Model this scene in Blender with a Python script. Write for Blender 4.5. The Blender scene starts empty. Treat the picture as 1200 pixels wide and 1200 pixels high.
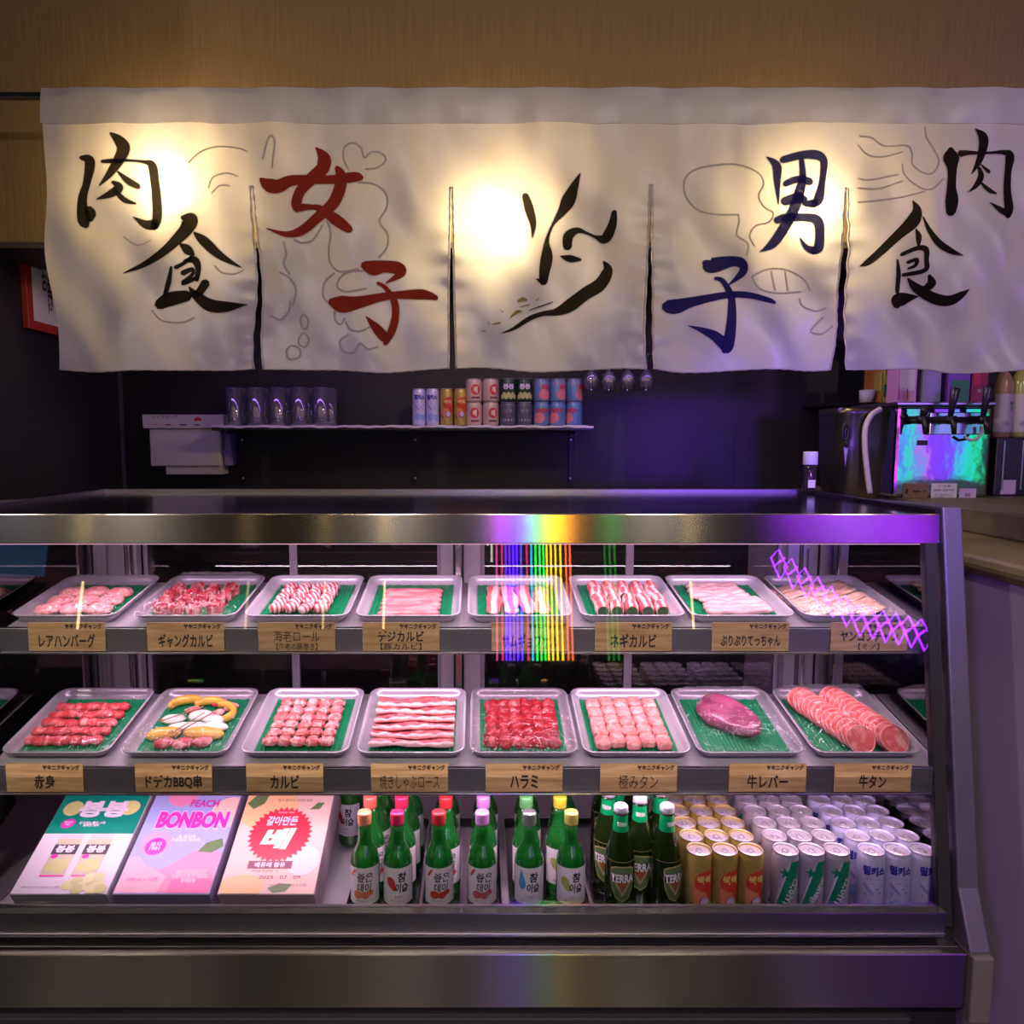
import bpy, bmesh, math, random
from mathutils import Vector, Matrix, noise
PI = math.pi
C = bpy.context.scene.collection
SC = bpy.context.scene
R = random.Random(7)

# ------------------------------------------------------------------ camera, world, lights, exposure
F = 860.0; PITCH = math.atan(85/860); EYE = 1.55; CX = 560.0
CP, SP = math.cos(PITCH), math.sin(PITCH)
cam_d = bpy.data.cameras.new('camera'); cam = bpy.data.objects.new('camera', cam_d); C.objects.link(cam)
cam_d.sensor_width = 36; cam_d.lens = F/1200*36; cam_d.shift_x = (600-CX)/1200
cam_d.clip_start = .05
cam.location = (0, 0, EYE); cam.rotation_euler = (PI/2-PITCH, 0, 0)
SC.camera = cam
vs = SC.view_settings
vs.view_transform = 'Standard'; vs.look = 'None'; vs.gamma = 1; vs.use_curve_mapping = False
vs.exposure = 0.0
SC.cycles.max_bounces = 10; SC.cycles.transparent_max_bounces = 40; SC.cycles.glossy_bounces = 5
SC.cycles.transmission_bounces = 8; SC.cycles.diffuse_bounces = 3
SC.cycles.sample_clamp_indirect = 4; SC.cycles.sample_clamp_direct = 0
SC.cycles.caustics_reflective = False; SC.cycles.caustics_refractive = False
SC.cycles.use_denoising = True
w = bpy.data.worlds.new('world'); SC.world = w; w.use_nodes = True
w.node_tree.nodes['Background'].inputs[0].default_value = (.45, .38, .55, 1)
w.node_tree.nodes['Background'].inputs[1].default_value = .02

def light(name, kind, loc, power, col, rot=(0, 0, 0), size=.1, size_y=None, angle=None, blend=.6, spread=None, target=None):
    d = bpy.data.lights.new(name, kind); d.energy = power; d.color = col
    if kind == 'AREA':
        d.size = size
        if size_y: d.shape = 'RECTANGLE'; d.size_y = size_y
        if spread: d.spread = spread
    else:
        d.shadow_soft_size = size
    if kind == 'SPOT': d.spot_size = angle; d.spot_blend = blend
    o = bpy.data.objects.new(name, d); C.objects.link(o); o.location = loc; o.rotation_euler = rot
    if target is not None:
        o.rotation_euler = (Vector(target)-Vector(loc)).to_track_quat('-Z', 'Y').to_euler()
    return o
PINK = (1, .64, .86)
WARM = (1, .76, .38)
# led strips inside the case: under the top band and under both shelves
light('case_led_top', 'AREA', (-.02, 1.56, 1.322), 5.5, PINK, (math.radians(18), 0, 0), 1.86, .03)
light('case_led_upper_shelf', 'AREA', (-.02, 1.535, 1.095), 5.0, PINK, (math.radians(14), 0, 0), 1.86, .02)
light('case_led_lower_shelf', 'AREA', (-.02, 1.475, .822), 4.6, PINK, (math.radians(10), 0, 0), 1.86, .02)
# warm spots hanging between the cloth and the soffit
for lx, lz, pw in ((-.86, 2.26, 6.6), (.055, 2.155, 7.2), (.92, 2.19, 6.2)):
    light('noren_spot', 'POINT', (lx, 2.195, lz), pw, WARM, size=.03)
# ceiling downlights of the customer side
for lx, ly, pw in ((-1.95, -.6, 5), (-.46, -.6, 5), (1.0, -.6, 5)):
    light('ceiling_spot', 'SPOT', (lx, ly, 2.95), pw*29, (1, .84, .76), (0, 0, 0), .04, angle=math.radians(46), target=(lx*.55, 1.4, .72))
# added violet and blue spots standing in for neon glow on curtain and wall
light('violet_glow_fill', 'SPOT', (2.9, -1.2, 1.9), 120, (.42, .14, 1), size=.15, angle=math.radians(30), blend=1, target=(1.95, 2.1, 2.15))
light('blue_glow_fill', 'SPOT', (.9, -1.9, 1.62), 1100, (.18, .05, 1), size=.30, angle=math.radians(10), blend=1, target=(.86, 3.1, 1.48))
for lx in (-2.6, .15, 2.1):
    light('curtain_fill', 'SPOT', (lx, -.6, 2.95), 46, (1, .84, .78), (0, 0, 0), .05, angle=math.radians(110), target=(lx*.4, 1.9, 1.5))  # added fill spots that brighten the curtain from the front
light('violet_side_fill', 'SPOT', (-1.6, -1.9, 2.3), 90, (.50, .18, 1), size=.15, angle=math.radians(34), blend=1, target=(1.2, 1.6, .8))  # added violet fill for the counter side and the overall purple cast
light('kitchen_violet_fill', 'AREA', (.2, 2.66, 2.10), 4.5, (.42, .20, 1), (0, 0, 0), 2.6, .05)  # added violet ambient fill for the dim kitchen, not a fixture

def ray(px, py):
    k = (600-py)/F
    return Vector(((px-CX)/F, CP+k*SP, k*CP-SP))
def aty(px, py, y):
    r = ray(px, py); t = y/r[1]
    return Vector((r[0]*t, y, EYE+r[2]*t))

# ------------------------------------------------------------------ materials
MATS = {}
def _mat(name):
    m = bpy.data.materials.new(name); m.use_nodes = True
    nt = m.node_tree; return m, nt, nt.nodes, nt.links, nt.nodes['Principled BSDF']
def mat(name, col, rough=.5, metal=0, var=.06, scale=30, bump=0, bscale=None, spec=.5, sss=0, aniso=0, stretch=(1, 1, 1), coat=0, emit=None, es=0):
    if name in MATS: return MATS[name]
    m, nt, N, L, b = _mat(name)
    tc = N.new('ShaderNodeTexCoord'); mp = N.new('ShaderNodeMapping'); mp.inputs['Scale'].default_value = stretch
    L.new(tc.outputs['Object'], mp.inputs[0])
    nz = N.new('ShaderNodeTexNoise'); nz.inputs['Scale'].default_value = scale; nz.inputs['Detail'].default_value = 3
    L.new(mp.outputs[0], nz.inputs['Vector'])
    mx = N.new('ShaderNodeMix'); mx.data_type = 'RGBA'
    mx.inputs[6].default_value = [max(0, c*(1-var)) for c in col]+[1]; mx.inputs[7].default_value = [min(1, c*(1+var)) for c in col]+[1]
    L.new(nz.outputs[0], mx.inputs[0]); L.new(mx.outputs[2], b.inputs['Base Color'])
    b.inputs['Roughness'].default_value = rough; b.inputs['Metallic'].default_value = metal
    b.inputs['Specular IOR Level'].default_value = spec
    if sss: b.inputs['Subsurface Weight'].default_value = sss; b.inputs['Subsurface Radius'].default_value = (.01, .004, .003)
    if coat: b.inputs['Coat Weight'].default_value = coat; b.inputs['Coat Roughness'].default_value = .12
    if aniso:
        b.inputs['Anisotropic'].default_value = aniso
        t = N.new('ShaderNodeTangent'); t.direction_type = 'UV_MAP'; L.new(t.outputs[0], b.inputs['Tangent'])
    if bump:
        n2 = N.new('ShaderNodeTexNoise'); n2.inputs['Scale'].default_value = bscale or scale; n2.inputs['Detail'].default_value = 4
        L.new(mp.outputs[0], n2.inputs['Vector'])
        bp = N.new('ShaderNodeBump'); bp.inputs['Strength'].default_value = bump; bp.inputs['Distance'].default_value = .002
        L.new(n2.outputs[0], bp.inputs['Height']); L.new(bp.outputs[0], b.inputs['Normal'])
    if emit: b.inputs['Emission Color'].default_value = list(emit)+[1]; b.inputs['Emission Strength'].default_value = es
    MATS[name] = m; return m

def glass(name, tint=(1, 1, 1), boost=1.0, rough=.0, bump=0, bscale=20, diff=None, dfac=0, ior=1.5, base=0.0):
    """thin clear pane: transparent, fresnel gloss, optionally a cloudy share"""
    if name in MATS: return MATS[name]
    m, nt, N, L, b = _mat(name); N.remove(b)
    out = N['Material Output']
    tr = N.new('ShaderNodeBsdfTransparent'); tr.inputs[0].default_value = list(tint)+[1]
    gl = N.new('ShaderNodeBsdfGlossy'); gl.inputs['Roughness'].default_value = rough; gl.inputs[0].default_value = (1, 1, 1, 1)
    fr = N.new('ShaderNodeFresnel'); fr.inputs[0].default_value = ior
    mu = N.new('ShaderNodeMath'); mu.operation = 'MULTIPLY_ADD'; mu.inputs[1].default_value = boost; mu.inputs[2].default_value = base; mu.use_clamp = True
    L.new(fr.outputs[0], mu.inputs[0])
    first = tr
    if diff:
        df = N.new('ShaderNodeBsdfDiffuse'); df.inputs[0].default_value = list(diff)+[1]
        tl = N.new('ShaderNodeBsdfTranslucent'); tl.inputs[0].default_value = list(diff)+[1]
        a = N.new('ShaderNodeMixShader'); a.inputs[0].default_value = .55; L.new(df.outputs[0], a.inputs[1]); L.new(tl.outputs[0], a.inputs[2])
        c = N.new('ShaderNodeMixShader'); c.inputs[0].default_value = dfac; L.new(tr.outputs[0], c.inputs[1]); L.new(a.outputs[0], c.inputs[2]); first = c
    if bump:
        tc = N.new('ShaderNodeTexCoord'); nz = N.new('ShaderNodeTexNoise'); nz.inputs['Scale'].default_value = bscale; nz.inputs['Distortion'].default_value = 1.5
        L.new(tc.outputs['Object'], nz.inputs['Vector'])
        bp = N.new('ShaderNodeBump'); bp.inputs['Strength'].default_value = bump; bp.inputs['Distance'].default_value = .01
        L.new(nz.outputs[0], bp.inputs['Height']); L.new(bp.outputs[0], gl.inputs['Normal'])
    mx = N.new('ShaderNodeMixShader'); L.new(mu.outputs[0], mx.inputs[0]); L.new(first.outputs[0], mx.inputs[1]); L.new(gl.outputs[0], mx.inputs[2])
    L.new(mx.outputs[0], out.inputs['Surface'])
    MATS[name] = m; return m

def meat(name, lean, fat, scale=40, lo=.45, hi=.6, rough=.32, stretch=(1, 1, 1), bump=.35, wave=None, sss=.12):
    """red flesh with pale fat: noise marbling, or bands when wave is given"""
    if name in MATS: return MATS[name]
    m, nt, N, L, b = _mat(name)
    tc = N.new('ShaderNodeTexCoord'); mp = N.new('ShaderNodeMapping'); mp.inputs['Scale'].default_value = stretch
    oi = N.new('ShaderNodeObjectInfo'); mu = N.new('ShaderNodeMath'); mu.operation = 'MULTIPLY'; mu.inputs[1].default_value = 17
    L.new(oi.outputs['Random'], mu.inputs[0]); L.new(tc.outputs['Object'], mp.inputs[0])
    nz = N.new('ShaderNodeTexNoise'); nz.noise_dimensions = '4D'; nz.inputs['Scale'].default_value = scale; nz.inputs['Detail'].default_value = 5; nz.inputs['Distortion'].default_value = 1.2
    L.new(mp.outputs[0], nz.inputs['Vector']); L.new(mu.outputs[0], nz.inputs['W'])
    src = nz.outputs[0]
    if wave:
        wv = N.new('ShaderNodeTexWave'); wv.wave_type = 'BANDS'; wv.bands_direction = wave[0]; wv.inputs['Scale'].default_value = wave[1]
        wv.inputs['Distortion'].default_value = wave[2]; wv.inputs['Detail'].default_value = 2; wv.inputs['Detail Scale'].default_value = 1.5
        L.new(tc.outputs['Object'], wv.inputs['Vector']); L.new(mu.outputs[0], wv.inputs['Phase Offset'])
        ad = N.new('ShaderNodeMath'); ad.operation = 'MULTIPLY_ADD'; ad.inputs[1].default_value = .45
        L.new(wv.outputs[0], ad.inputs[0]); 
        m2 = N.new('ShaderNodeMath'); m2.operation = 'MULTIPLY'; m2.inputs[1].default_value = .55; L.new(src, m2.inputs[0]); L.new(m2.outputs[0], ad.inputs[2]); src = ad.outputs[0]
    cr = N.new('ShaderNodeValToRGB'); cr.color_ramp.elements[0].position = lo; cr.color_ramp.elements[1].position = hi
    cr.color_ramp.elements[0].color = list(lean)+[1]; cr.color_ramp.elements[1].color = list(fat)+[1]
    L.new(src, cr.inputs[0]); L.new(cr.outputs[0], b.inputs['Base Color'])
    b.inputs['Roughness'].default_value = rough; b.inputs['Specular IOR Level'].default_value = .45
    b.inputs['Subsurface Weight'].default_value = sss; b.inputs['Subsurface Radius'].default_value = (.01, .003, .003); b.inputs['Subsurface Scale'].default_value = .5
    bp = N.new('ShaderNodeBump'); bp.inputs['Strength'].default_value = bump; bp.inputs['Distance'].default_value = .003
    L.new(nz.outputs[0], bp.inputs['Height']); L.new(bp.outputs[0], b.inputs['Normal'])
    MATS[name] = m; return m

def wood_card():
    m, nt, N, L, b = _mat('card_wood')
    tc = N.new('ShaderNodeTexCoord'); mp = N.new('ShaderNodeMapping'); mp.inputs['Scale'].default_value = (1.2, 1, 14)
    oi = N.new('ShaderNodeObjectInfo'); mu = N.new('ShaderNodeMath'); mu.operation = 'MULTIPLY'; mu.inputs[1].default_value = 9
    L.new(oi.outputs['Random'], mu.inputs[0]); L.new(tc.outputs['Object'], mp.inputs[0])
    nz = N.new('ShaderNodeTexNoise'); nz.noise_dimensions = '4D'; nz.inputs['Scale'].default_value = 9; nz.inputs['Detail'].default_value = 6
    L.new(mp.outputs[0], nz.inputs['Vector']); L.new(mu.outputs[0], nz.inputs['W'])
    cr = N.new('ShaderNodeValToRGB'); cr.color_ramp.elements[0].position = .3; cr.color_ramp.elements[1].position = .7
    cr.color_ramp.elements[0].color = (.36, .20, .085, 1); cr.color_ramp.elements[1].color = (.62, .41, .21, 1)
    L.new(nz.outputs[0], cr.inputs[0]); L.new(cr.outputs[0], b.inputs['Base Color']); b.inputs['Roughness'].default_value = .45
    MATS['card_wood'] = m; return m

def cloth_mat():
    m, nt, N, L, b = _mat('noren_cloth'); N.remove(b)
    d = N.new('ShaderNodeBsdfDiffuse'); d.inputs[0].default_value = (.80, .76, .76, 1)
    t = N.new('ShaderNodeBsdfTranslucent'); t.inputs[0].default_value = (.82, .78, .72, 1)
    g = N.new('ShaderNodeBsdfGlossy'); g.inputs['Roughness'].default_value = .42; g.inputs[0].default_value = (.8, .78, .8, 1)
    tc = N.new('ShaderNodeTexCoord'); wv = N.new('ShaderNodeTexNoise'); wv.inputs['Scale'].default_value = 500
    L.new(tc.outputs['Object'], wv.inputs['Vector'])
    bp = N.new('ShaderNodeBump'); bp.inputs['Strength'].default_value = .15; bp.inputs['Distance'].default_value = .0005
    L.new(wv.outputs[0], bp.inputs['Height']); L.new(bp.outputs[0], d.inputs['Normal']); L.new(bp.outputs[0], g.inputs['Normal'])
    a = N.new('ShaderNodeMixShader'); a.inputs[0].default_value = .42; L.new(d.outputs[0], a.inputs[1]); L.new(t.outputs[0], a.inputs[2])
    c = N.new('ShaderNodeMixShader'); c.inputs[0].default_value = .10; L.new(a.outputs[0], c.inputs[1]); L.new(g.outputs[0], c.inputs[2])
    L.new(c.outputs[0], N['Material Output'].inputs['Surface'])
    MATS['noren_cloth'] = m; return m
def ink(name, col, tl=.25, tcol=None):
    m, nt, N, L, b = _mat(name); N.remove(b)
    nz = N.new('ShaderNodeTexNoise'); nz.inputs['Scale'].default_value = 60; tc = N.new('ShaderNodeTexCoord'); L.new(tc.outputs['Object'], nz.inputs['Vector'])
    mx = N.new('ShaderNodeMix'); mx.data_type = 'RGBA'; mx.inputs[6].default_value = [c*.85 for c in col]+[1]; mx.inputs[7].default_value = list(col)+[1]; L.new(nz.outputs[0], mx.inputs[0])
    d = N.new('ShaderNodeBsdfDiffuse'); L.new(mx.outputs[2], d.inputs[0])
    t = N.new('ShaderNodeBsdfTranslucent'); t.inputs[0].default_value = list(tcol or col)+[1]
    a = N.new('ShaderNodeMixShader'); a.inputs[0].default_value = tl; L.new(d.outputs[0], a.inputs[1]); L.new(t.outputs[0], a.inputs[2])
    L.new(a.outputs[0], N['Material Output'].inputs['Surface']); MATS[name] = m; return m
def emis(name, col, s, dots=None):
    m, nt, N, L, b = _mat(name); b.inputs['Base Color'].default_value = list(col)+[1]
    b.inputs['Emission Color'].default_value = list(col)+[1]; b.inputs['Emission Strength'].default_value = s
    if dots:
        tc = N.new('ShaderNodeTexCoord'); wv = N.new('ShaderNodeTexWave'); wv.inputs['Scale'].default_value = dots
        L.new(tc.outputs['Object'], wv.inputs['Vector']); mr = N.new('ShaderNodeMapRange'); mr.inputs[1].default_value = .6; mr.inputs[3].default_value = s*.25; mr.inputs[4].default_value = s
        L.new(wv.outputs[0], mr.inputs[0]); L.new(mr.outputs[0], b.inputs['Emission Strength'])
    MATS[name] = m; return m

steel = mat('brushed_steel', (.60, .57, .53), .17, 1, .06, 60, aniso=.93, stretch=(1, 30, 30))
steel_top = mat('polished_dark_steel', (.22, .21, .21), .16, 1, .08, 20)
steel_plain = mat('satin_steel', (.62, .60, .62), .30, 1, .05, 40)
inner = mat('inner_steel', (.55, .52, .56), .38, .55, .05, 40)
shelf_m = mat('shelf_enamel', (.48, .44, .50), .35, .25, .05, 30)
rail_m = mat('price_rail_steel', (.36, .34, .38), .32, .85, .08, 30)
black_m = mat('black_plastic', (.012, .011, .012), .35, 0, .2, 40)
black_rub = mat('black_rubber', (.010, .009, .010), .6, 0, .2, 40)
tray_m = mat('tray_enamel', (.56, .53, .60), .25, .30, .04, 30)
deck_m = mat('deck_enamel', (.60, .56, .64), .35, .2, .06, 20)
wtray_m = mat('dark_tray_steel', (.30, .29, .32), .22, 1, .1, 30)
white_m = mat('white_plastic', (.75, .73, .75), .4, 0, .04, 30)
paper_m = mat('white_paper', (.78, .74, .80), .6, 0, .03, 30)
green_mat = mat('green_mat_plastic', (.0, .20, .075), .42, 0, .25, 60, bump=.3, bscale=300)
wall_m = mat('dark_wall_panel', (.010, .008, .013), .55, 0, .25, 8, bump=.1, bscale=40)
wallp = mat('brown_wallpaper', (.22, .135, .052), .7, 0, .32, 1, bump=.4, bscale=1, stretch=(160, 160, 6))
under_m = mat('soffit_underside', (.055, .04, .028), .6, 0, .2, 10)
floor_m = mat('dark_floor_tile', (.012, .011, .012), .10, 0, .2, 5, spec=.9)
ceil_m = mat('dark_ceiling_paint', (.06, .05, .05), .8, 0, .2, 5)
card_m = wood_card(); cloth = cloth_mat()
ink_black = ink('black_print', (.012, .010, .012), .26, (.32, .28, .20)); ink_red = ink('red_print', (.38, .045, .025), .15, (.5, .08, .05))
ink_blue = ink('blue_print', (.035, .025, .16), .3, (.18, .20, .42)); ink_white = ink('white_print', (.85, .80, .80), .42, (.85, .82, .8))
ink_faint = ink('faint_print', (.62, .57, .59), .42, (.66, .61, .58)); ink_gold = ink('gold_print', (.42, .30, .10), .2)
card_ink = mat('card_ink', (.02, .014, .012), .5)
glass_front = glass('front_glass', (.97, .98, .98), 1.25)
glass_side = glass('side_glass', (.45, .40, .45), 1.5, base=.22)
glass_rear = glass('rear_glass', (.80, .78, .80), 1.2, base=.03)
glass_clear = glass('drinking_glass', (.96, .96, .98), 2.0, .06, diff=(.80, .76, .95), dfac=.26, base=.06)
film_m = glass('plastic_film', (.98, .97, .98), .55, .09, bump=.9, bscale=42, base=.015)
green_glass = glass('green_bottle_glass', (.10, .62, .14), 1.3, .03, diff=(.03, .50, .06), dfac=.45, base=.05)
beer_glass = glass('dark_bottle_glass', (.03, .07, .012), 1.4, .05, diff=(.025, .055, .008), dfac=.7)

# ------------------------------------------------------------------ mesh helpers
class MB:
    def __init__(s): s.v = []; s.f = []; s.uv = None
    def add(s, vs, fs, M=None):
        o = len(s.v); s.v += [tuple(M @ Vector(p)) if M is not None else tuple(p) for p in vs]; s.f += [tuple(i+o for i in f) for f in fs]; return s
    def box(s, x0, x1, y0, y1, z0, z1, M=None):
        return s.add([(x, y, z) for x in (x0, x1) for y in (y0, y1) for z in (z0, z1)],
                     [(0, 1, 3, 2), (4, 6, 7, 5), (0, 4, 5, 1), (2, 3, 7, 6), (0, 2, 6, 4), (1, 5, 7, 3)], M)
    def lathe(s, prof, n=24, M=None, mod=None, cap0=True, cap1=True):
        vs = []; fs = []
        for (r, z) in prof:
            for i in range(n):
                a = 2*PI*i/n; q = r*(mod(a, z) if mod else 1); vs.append((q*math.cos(a), q*math.sin(a), z))
        for j in range(len(prof)-1):
            for i in range(n):
                k = (i+1) % n; fs.append((j*n+i, j*n+k, (j+1)*n+k, (j+1)*n+i))
        if cap0: fs.append(tuple(range(n-1, -1, -1)))
        if cap1: fs.append(tuple((len(prof)-1)*n+i for i in range(n)))
        return s.add(vs, fs, M)
    def tube(s, pts, r, n=10, M=None, sq=1.0, closed=False):
        pts = [Vector(p) for p in pts]; vs = []; fs = []; m = len(pts); up = Vector((0, 0, 1))
        rr = r if isinstance(r, (list, tuple)) else [r]*m
        prev = None
        for i, p in enumerate(pts):
            if closed: t = (pts[(i+1) % m]-pts[i-1])
            else: t = (pts[min(i+1, m-1)]-pts[max(i-1, 0)])
            t.normalize()
            if prev is None:
                a = t.cross(up)
                if a.length < 1e-3: a = t.cross(Vector((0, 1, 0)))
            else: a = prev-t*prev.dot(t)
            a.normalize(); prev = a; b = a.cross(t)
            for k in range(n):
                q = 2*PI*k/n; vs.append(p+a*math.cos(q)*rr[i]+b*math.sin(q)*rr[i]*sq)
        for i in range(m if closed else m-1):
            for k in range(n):
                l = (k+1) % n; j = (i+1) % m; fs.append((i*n+k, i*n+l, j*n+l, j*n+k))
        if not closed: fs += [tuple(range(n-1, -1, -1)), tuple((m-1)*n+k for k in range(n))]
        return s.add(vs, fs, M)
    def loops(s, ls, M=None, cap0=True, cap1=True):
        n = len(ls[0]); vs = [p for l in ls for p in l]; fs = []
        for j in range(len(ls)-1):
            for i in range(n):
                k = (i+1) % n; fs.append((j*n+i, j*n+k, (j+1)*n+k, (j+1)*n+i))
        if cap0: fs.append(tuple(range(n-1, -1, -1)))
        if cap1: fs.append(tuple((len(ls)-1)*n+i for i in range(n)))
        return s.add(vs, fs, M)
    def grid(s, fn, nu, nv, M=None):
        vs = [fn(i/nu, j/nv) for j in range(nv+1) for i in range(nu+1)]
        fs = [(j*(nu+1)+i, j*(nu+1)+i+1, (j+1)*(nu+1)+i+1, (j+1)*(nu+1)+i) for j in range(nv) for i in range(nu)]
        return s.add(vs, fs, M)
    def mesh(s, name, m, smooth=False, uv=None):
        me = bpy.data.meshes.new(name); me.from_pydata(s.v, [], s.f)
        b = bmesh.new(); b.from_mesh(me); bmesh.ops.recalc_face_normals(b, faces=b.faces[:]); b.to_mesh(me); b.free()
        me.materials.append(m)
        if smooth: me.polygons.foreach_set('use_smooth', [True]*len(me.polygons))
        if uv is not None:
            l = me.uv_layers.new(name='UVMap'); a, c = uv
            for lp in me.loops:
                p = me.vertices[lp.vertex_index].co; l.data[lp.index].uv = (p[a], p[c])
        return me
    def build(s, name, m, parent=None, smooth=False, bevel=0, uv=None, loc=None, rot=None):
        o = bpy.data.objects.new(name, s.mesh(name, m, smooth, uv)); C.objects.link(o); o.parent = parent
        if loc is not None: o.location = loc
        if rot is not None: o.rotation_euler = rot
        if bevel: bevmod(o, bevel)
        return o
def bevmod(o, r, seg=2):
    md = o.modifiers.new('bevel', 'BEVEL'); md.width = r; md.segments = seg; md.limit_method = 'ANGLE'; md.angle_limit = math.radians(50); md.harden_normals = False
def meshobj(name, me, parent=None, loc=(0, 0, 0), rot=(0, 0, 0)):
    o = bpy.data.objects.new(name, me); C.objects.link(o); o.parent = parent; o.location = loc; o.rotation_euler = rot; return o
def empty(name, loc=(0, 0, 0), rot=(0, 0, 0)):
    o = bpy.data.objects.new(name, None); C.objects.link(o); o.location = loc; o.rotation_euler = rot; o.empty_display_size = .02; return o
def tag(o, label, cat, group=None):
    o['label'] = label; o['category'] = cat
    if group: o['group'] = group
    return o
def struct(o): o['kind'] = 'structure'; return o
def copy_tree(o, parent=None):
    c = o.copy(); C.objects.link(c); c.parent = parent
    for ch in list(o.children): copy_tree(ch, c)
    return c
def rrect(w_, d, r, z, n=5):
    pts = []
    for cx, cy, a0 in ((w_/2-r, d/2-r, 0), (-w_/2+r, d/2-r, PI/2), (-w_/2+r, -d/2+r, PI), (w_/2-r, -d/2+r, 1.5*PI)):
        for i in range(n+1):
            a = a0+PI/2*i/n; pts.append((cx+r*math.cos(a), cy+r*math.sin(a), z))
    return pts

TC = {}
def textmesh(s, m, width=None, height=None, bold=0, shear=0, spacing=1.0, key=None):
    k = (s, m.name, width, height, bold, shear, spacing)
    if k in TC: return TC[k]
    cu = bpy.data.curves.new('t', 'FONT'); cu.body = s; cu.size = 1; cu.align_x = 'CENTER'; cu.align_y = 'CENTER'
    cu.resolution_u = 3; cu.offset = bold; cu.shear = shear; cu.space_character = spacing; cu.fill_mode = 'FRONT'; cu.space_line = .85
    ob = bpy.data.objects.new('t', cu); C.objects.link(ob)
    me = bpy.data.meshes.new_from_object(ob.evaluated_get(bpy.context.evaluated_depsgraph_get()))
    bpy.data.objects.remove(ob); bpy.data.curves.remove(cu)
    if not me.vertices: return me
    xs = [v.co.x for v in me.vertices]; ys = [v.co.y for v in me.vertices]
    cx, cy, wd, ht = (min(xs)+max(xs))/2, (min(ys)+max(ys))/2, max(xs)-min(xs), max(ys)-min(ys)
    sx = width/wd if width else None; sy = height/ht if height else None
    sx = sx or sy; sy = sy or sx
    for v in me.vertices: v.co = ((v.co.x-cx)*sx, (v.co.y-cy)*sy, 0)
    me.materials.clear(); me.materials.append(m); TC[k] = me; return me
def wrapmesh(me, R_, z, ang=0, slant=0):
    n = me.copy(); cs, sn = math.cos(slant), math.sin(slant)
    for v in n.vertices:
        x, y = v.co.x*cs-v.co.y*sn, v.co.x*sn+v.co.y*cs
        a = x/R_+ang; v.co = (R_*math.sin(a), -R_*math.cos(a), z+y)
    return n
def shape(pts, m, sub=0, name='print'):
    me = bpy.data.meshes.new(name); me.from_pydata([(p[0], p[1], 0) for p in pts], [], [tuple(range(len(pts)))])
    b = bmesh.new(); b.from_mesh(me); bmesh.ops.triangulate(b, faces=b.faces[:])
    if sub: bmesh.ops.subdivide_edges(b, edges=b.edges[:], cuts=sub, use_grid_fill=True)
    b.to_mesh(me); b.free(); me.materials.append(m); return me
def ell(cx, cy, rx, ry, n=20, a=0): return [(cx+rx*math.cos(2*PI*i/n)*math.cos(a)-ry*math.sin(2*PI*i/n)*math.sin(a), cy+rx*math.cos(2*PI*i/n)*math.sin(a)+ry*math.sin(2*PI*i/n)*math.cos(a)) for i in range(n)]
def rect(cx, cy, w_, h): return [(cx-w_/2, cy-h/2), (cx+w_/2, cy-h/2), (cx+w_/2, cy+h/2), (cx-w_/2, cy+h/2)]
def star(cx, cy, r, r2, n=5, a0=PI/2): return [(cx+(r if i % 2 == 0 else r2)*math.cos(a0+PI*i/n), cy+(r if i % 2 == 0 else r2)*math.sin(a0+PI*i/n)) for i in range(2*n)]
def arcpatch(R_, z0, z1, a0, a1, n=16, nz=1):
    b = MB(); b.grid(lambda u, v: (R_*math.sin(a0+(a1-a0)*u), -R_*math.cos(a0+(a1-a0)*u), z0+(z1-z0)*v), n, nz); return b
def catmull(P, k=6):
    out = []
    for i in range(len(P)-1):
        p0, p1, p2, p3 = P[max(i-1, 0)], P[i], P[i+1], P[min(i+2, len(P)-1)]
        for j in range(k):
            t = j/k; out.append(tuple(.5*((2*b)+(c-a)*t+(2*a-5*b+4*c-d)*t*t+(-a+3*b-3*c+d)*t**3) for a, b, c, d in zip(p0, p1, p2, p3)))
    out.append(tuple(P[-1])); return out

# ------------------------------------------------------------------ room
def wbox(name, m, *a, bevel=0): return struct(MB().box(*a).build(name, m, bevel=bevel))
wbox('floor', floor_m, -4.5, 6, -2.3, 3.25, -.1, 0)
wbox('ceiling', ceil_m, -4.5, 6, -2.3, 3.25, 3.0, 3.1)
wbox('wall_back', wall_m, -1.62, 3.0, 3.15, 3.25, 0, 3.0)
wbox('wall_left', wall_m, -1.62, -1.52, 1.2, 3.15, 0, 3.0)
wbox('wall_right', mat('right_wall_paint', (.10, .08, .11), .7), 3.0, 3.1, 1.2, 3.25, 0, 3.0)
wbox('wall_front', mat('dark_room_wall', (.035, .03, .035), .7), -4.5, 6, -2.4, -2.3, 0, 3.0)
sof = wbox('wall_soffit', wallp, -1.52, 3.0, 2.3, 2.575, 2.146, 3.0)
b = MB().box(-1.52, 3.0, 2.295, 2.58, 2.128, 2.146); struct(b.build('trim_1', under_m))
b = MB(); b.box(-1.519, -1.508, 3.135, 3.15, 0, 2.74); struct(b.build('trim_2', mat('violet_corner_trim', (.16, .12, .2), .35, .4)))
for x in (-.93, -.26, .42, 1.1):
    MB().box(x-.0015, x+.0015, 3.147, 3.1505, .6, 2.1).build('panel_joint', black_m, bpy.data.objects['wall_back'])

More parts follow.
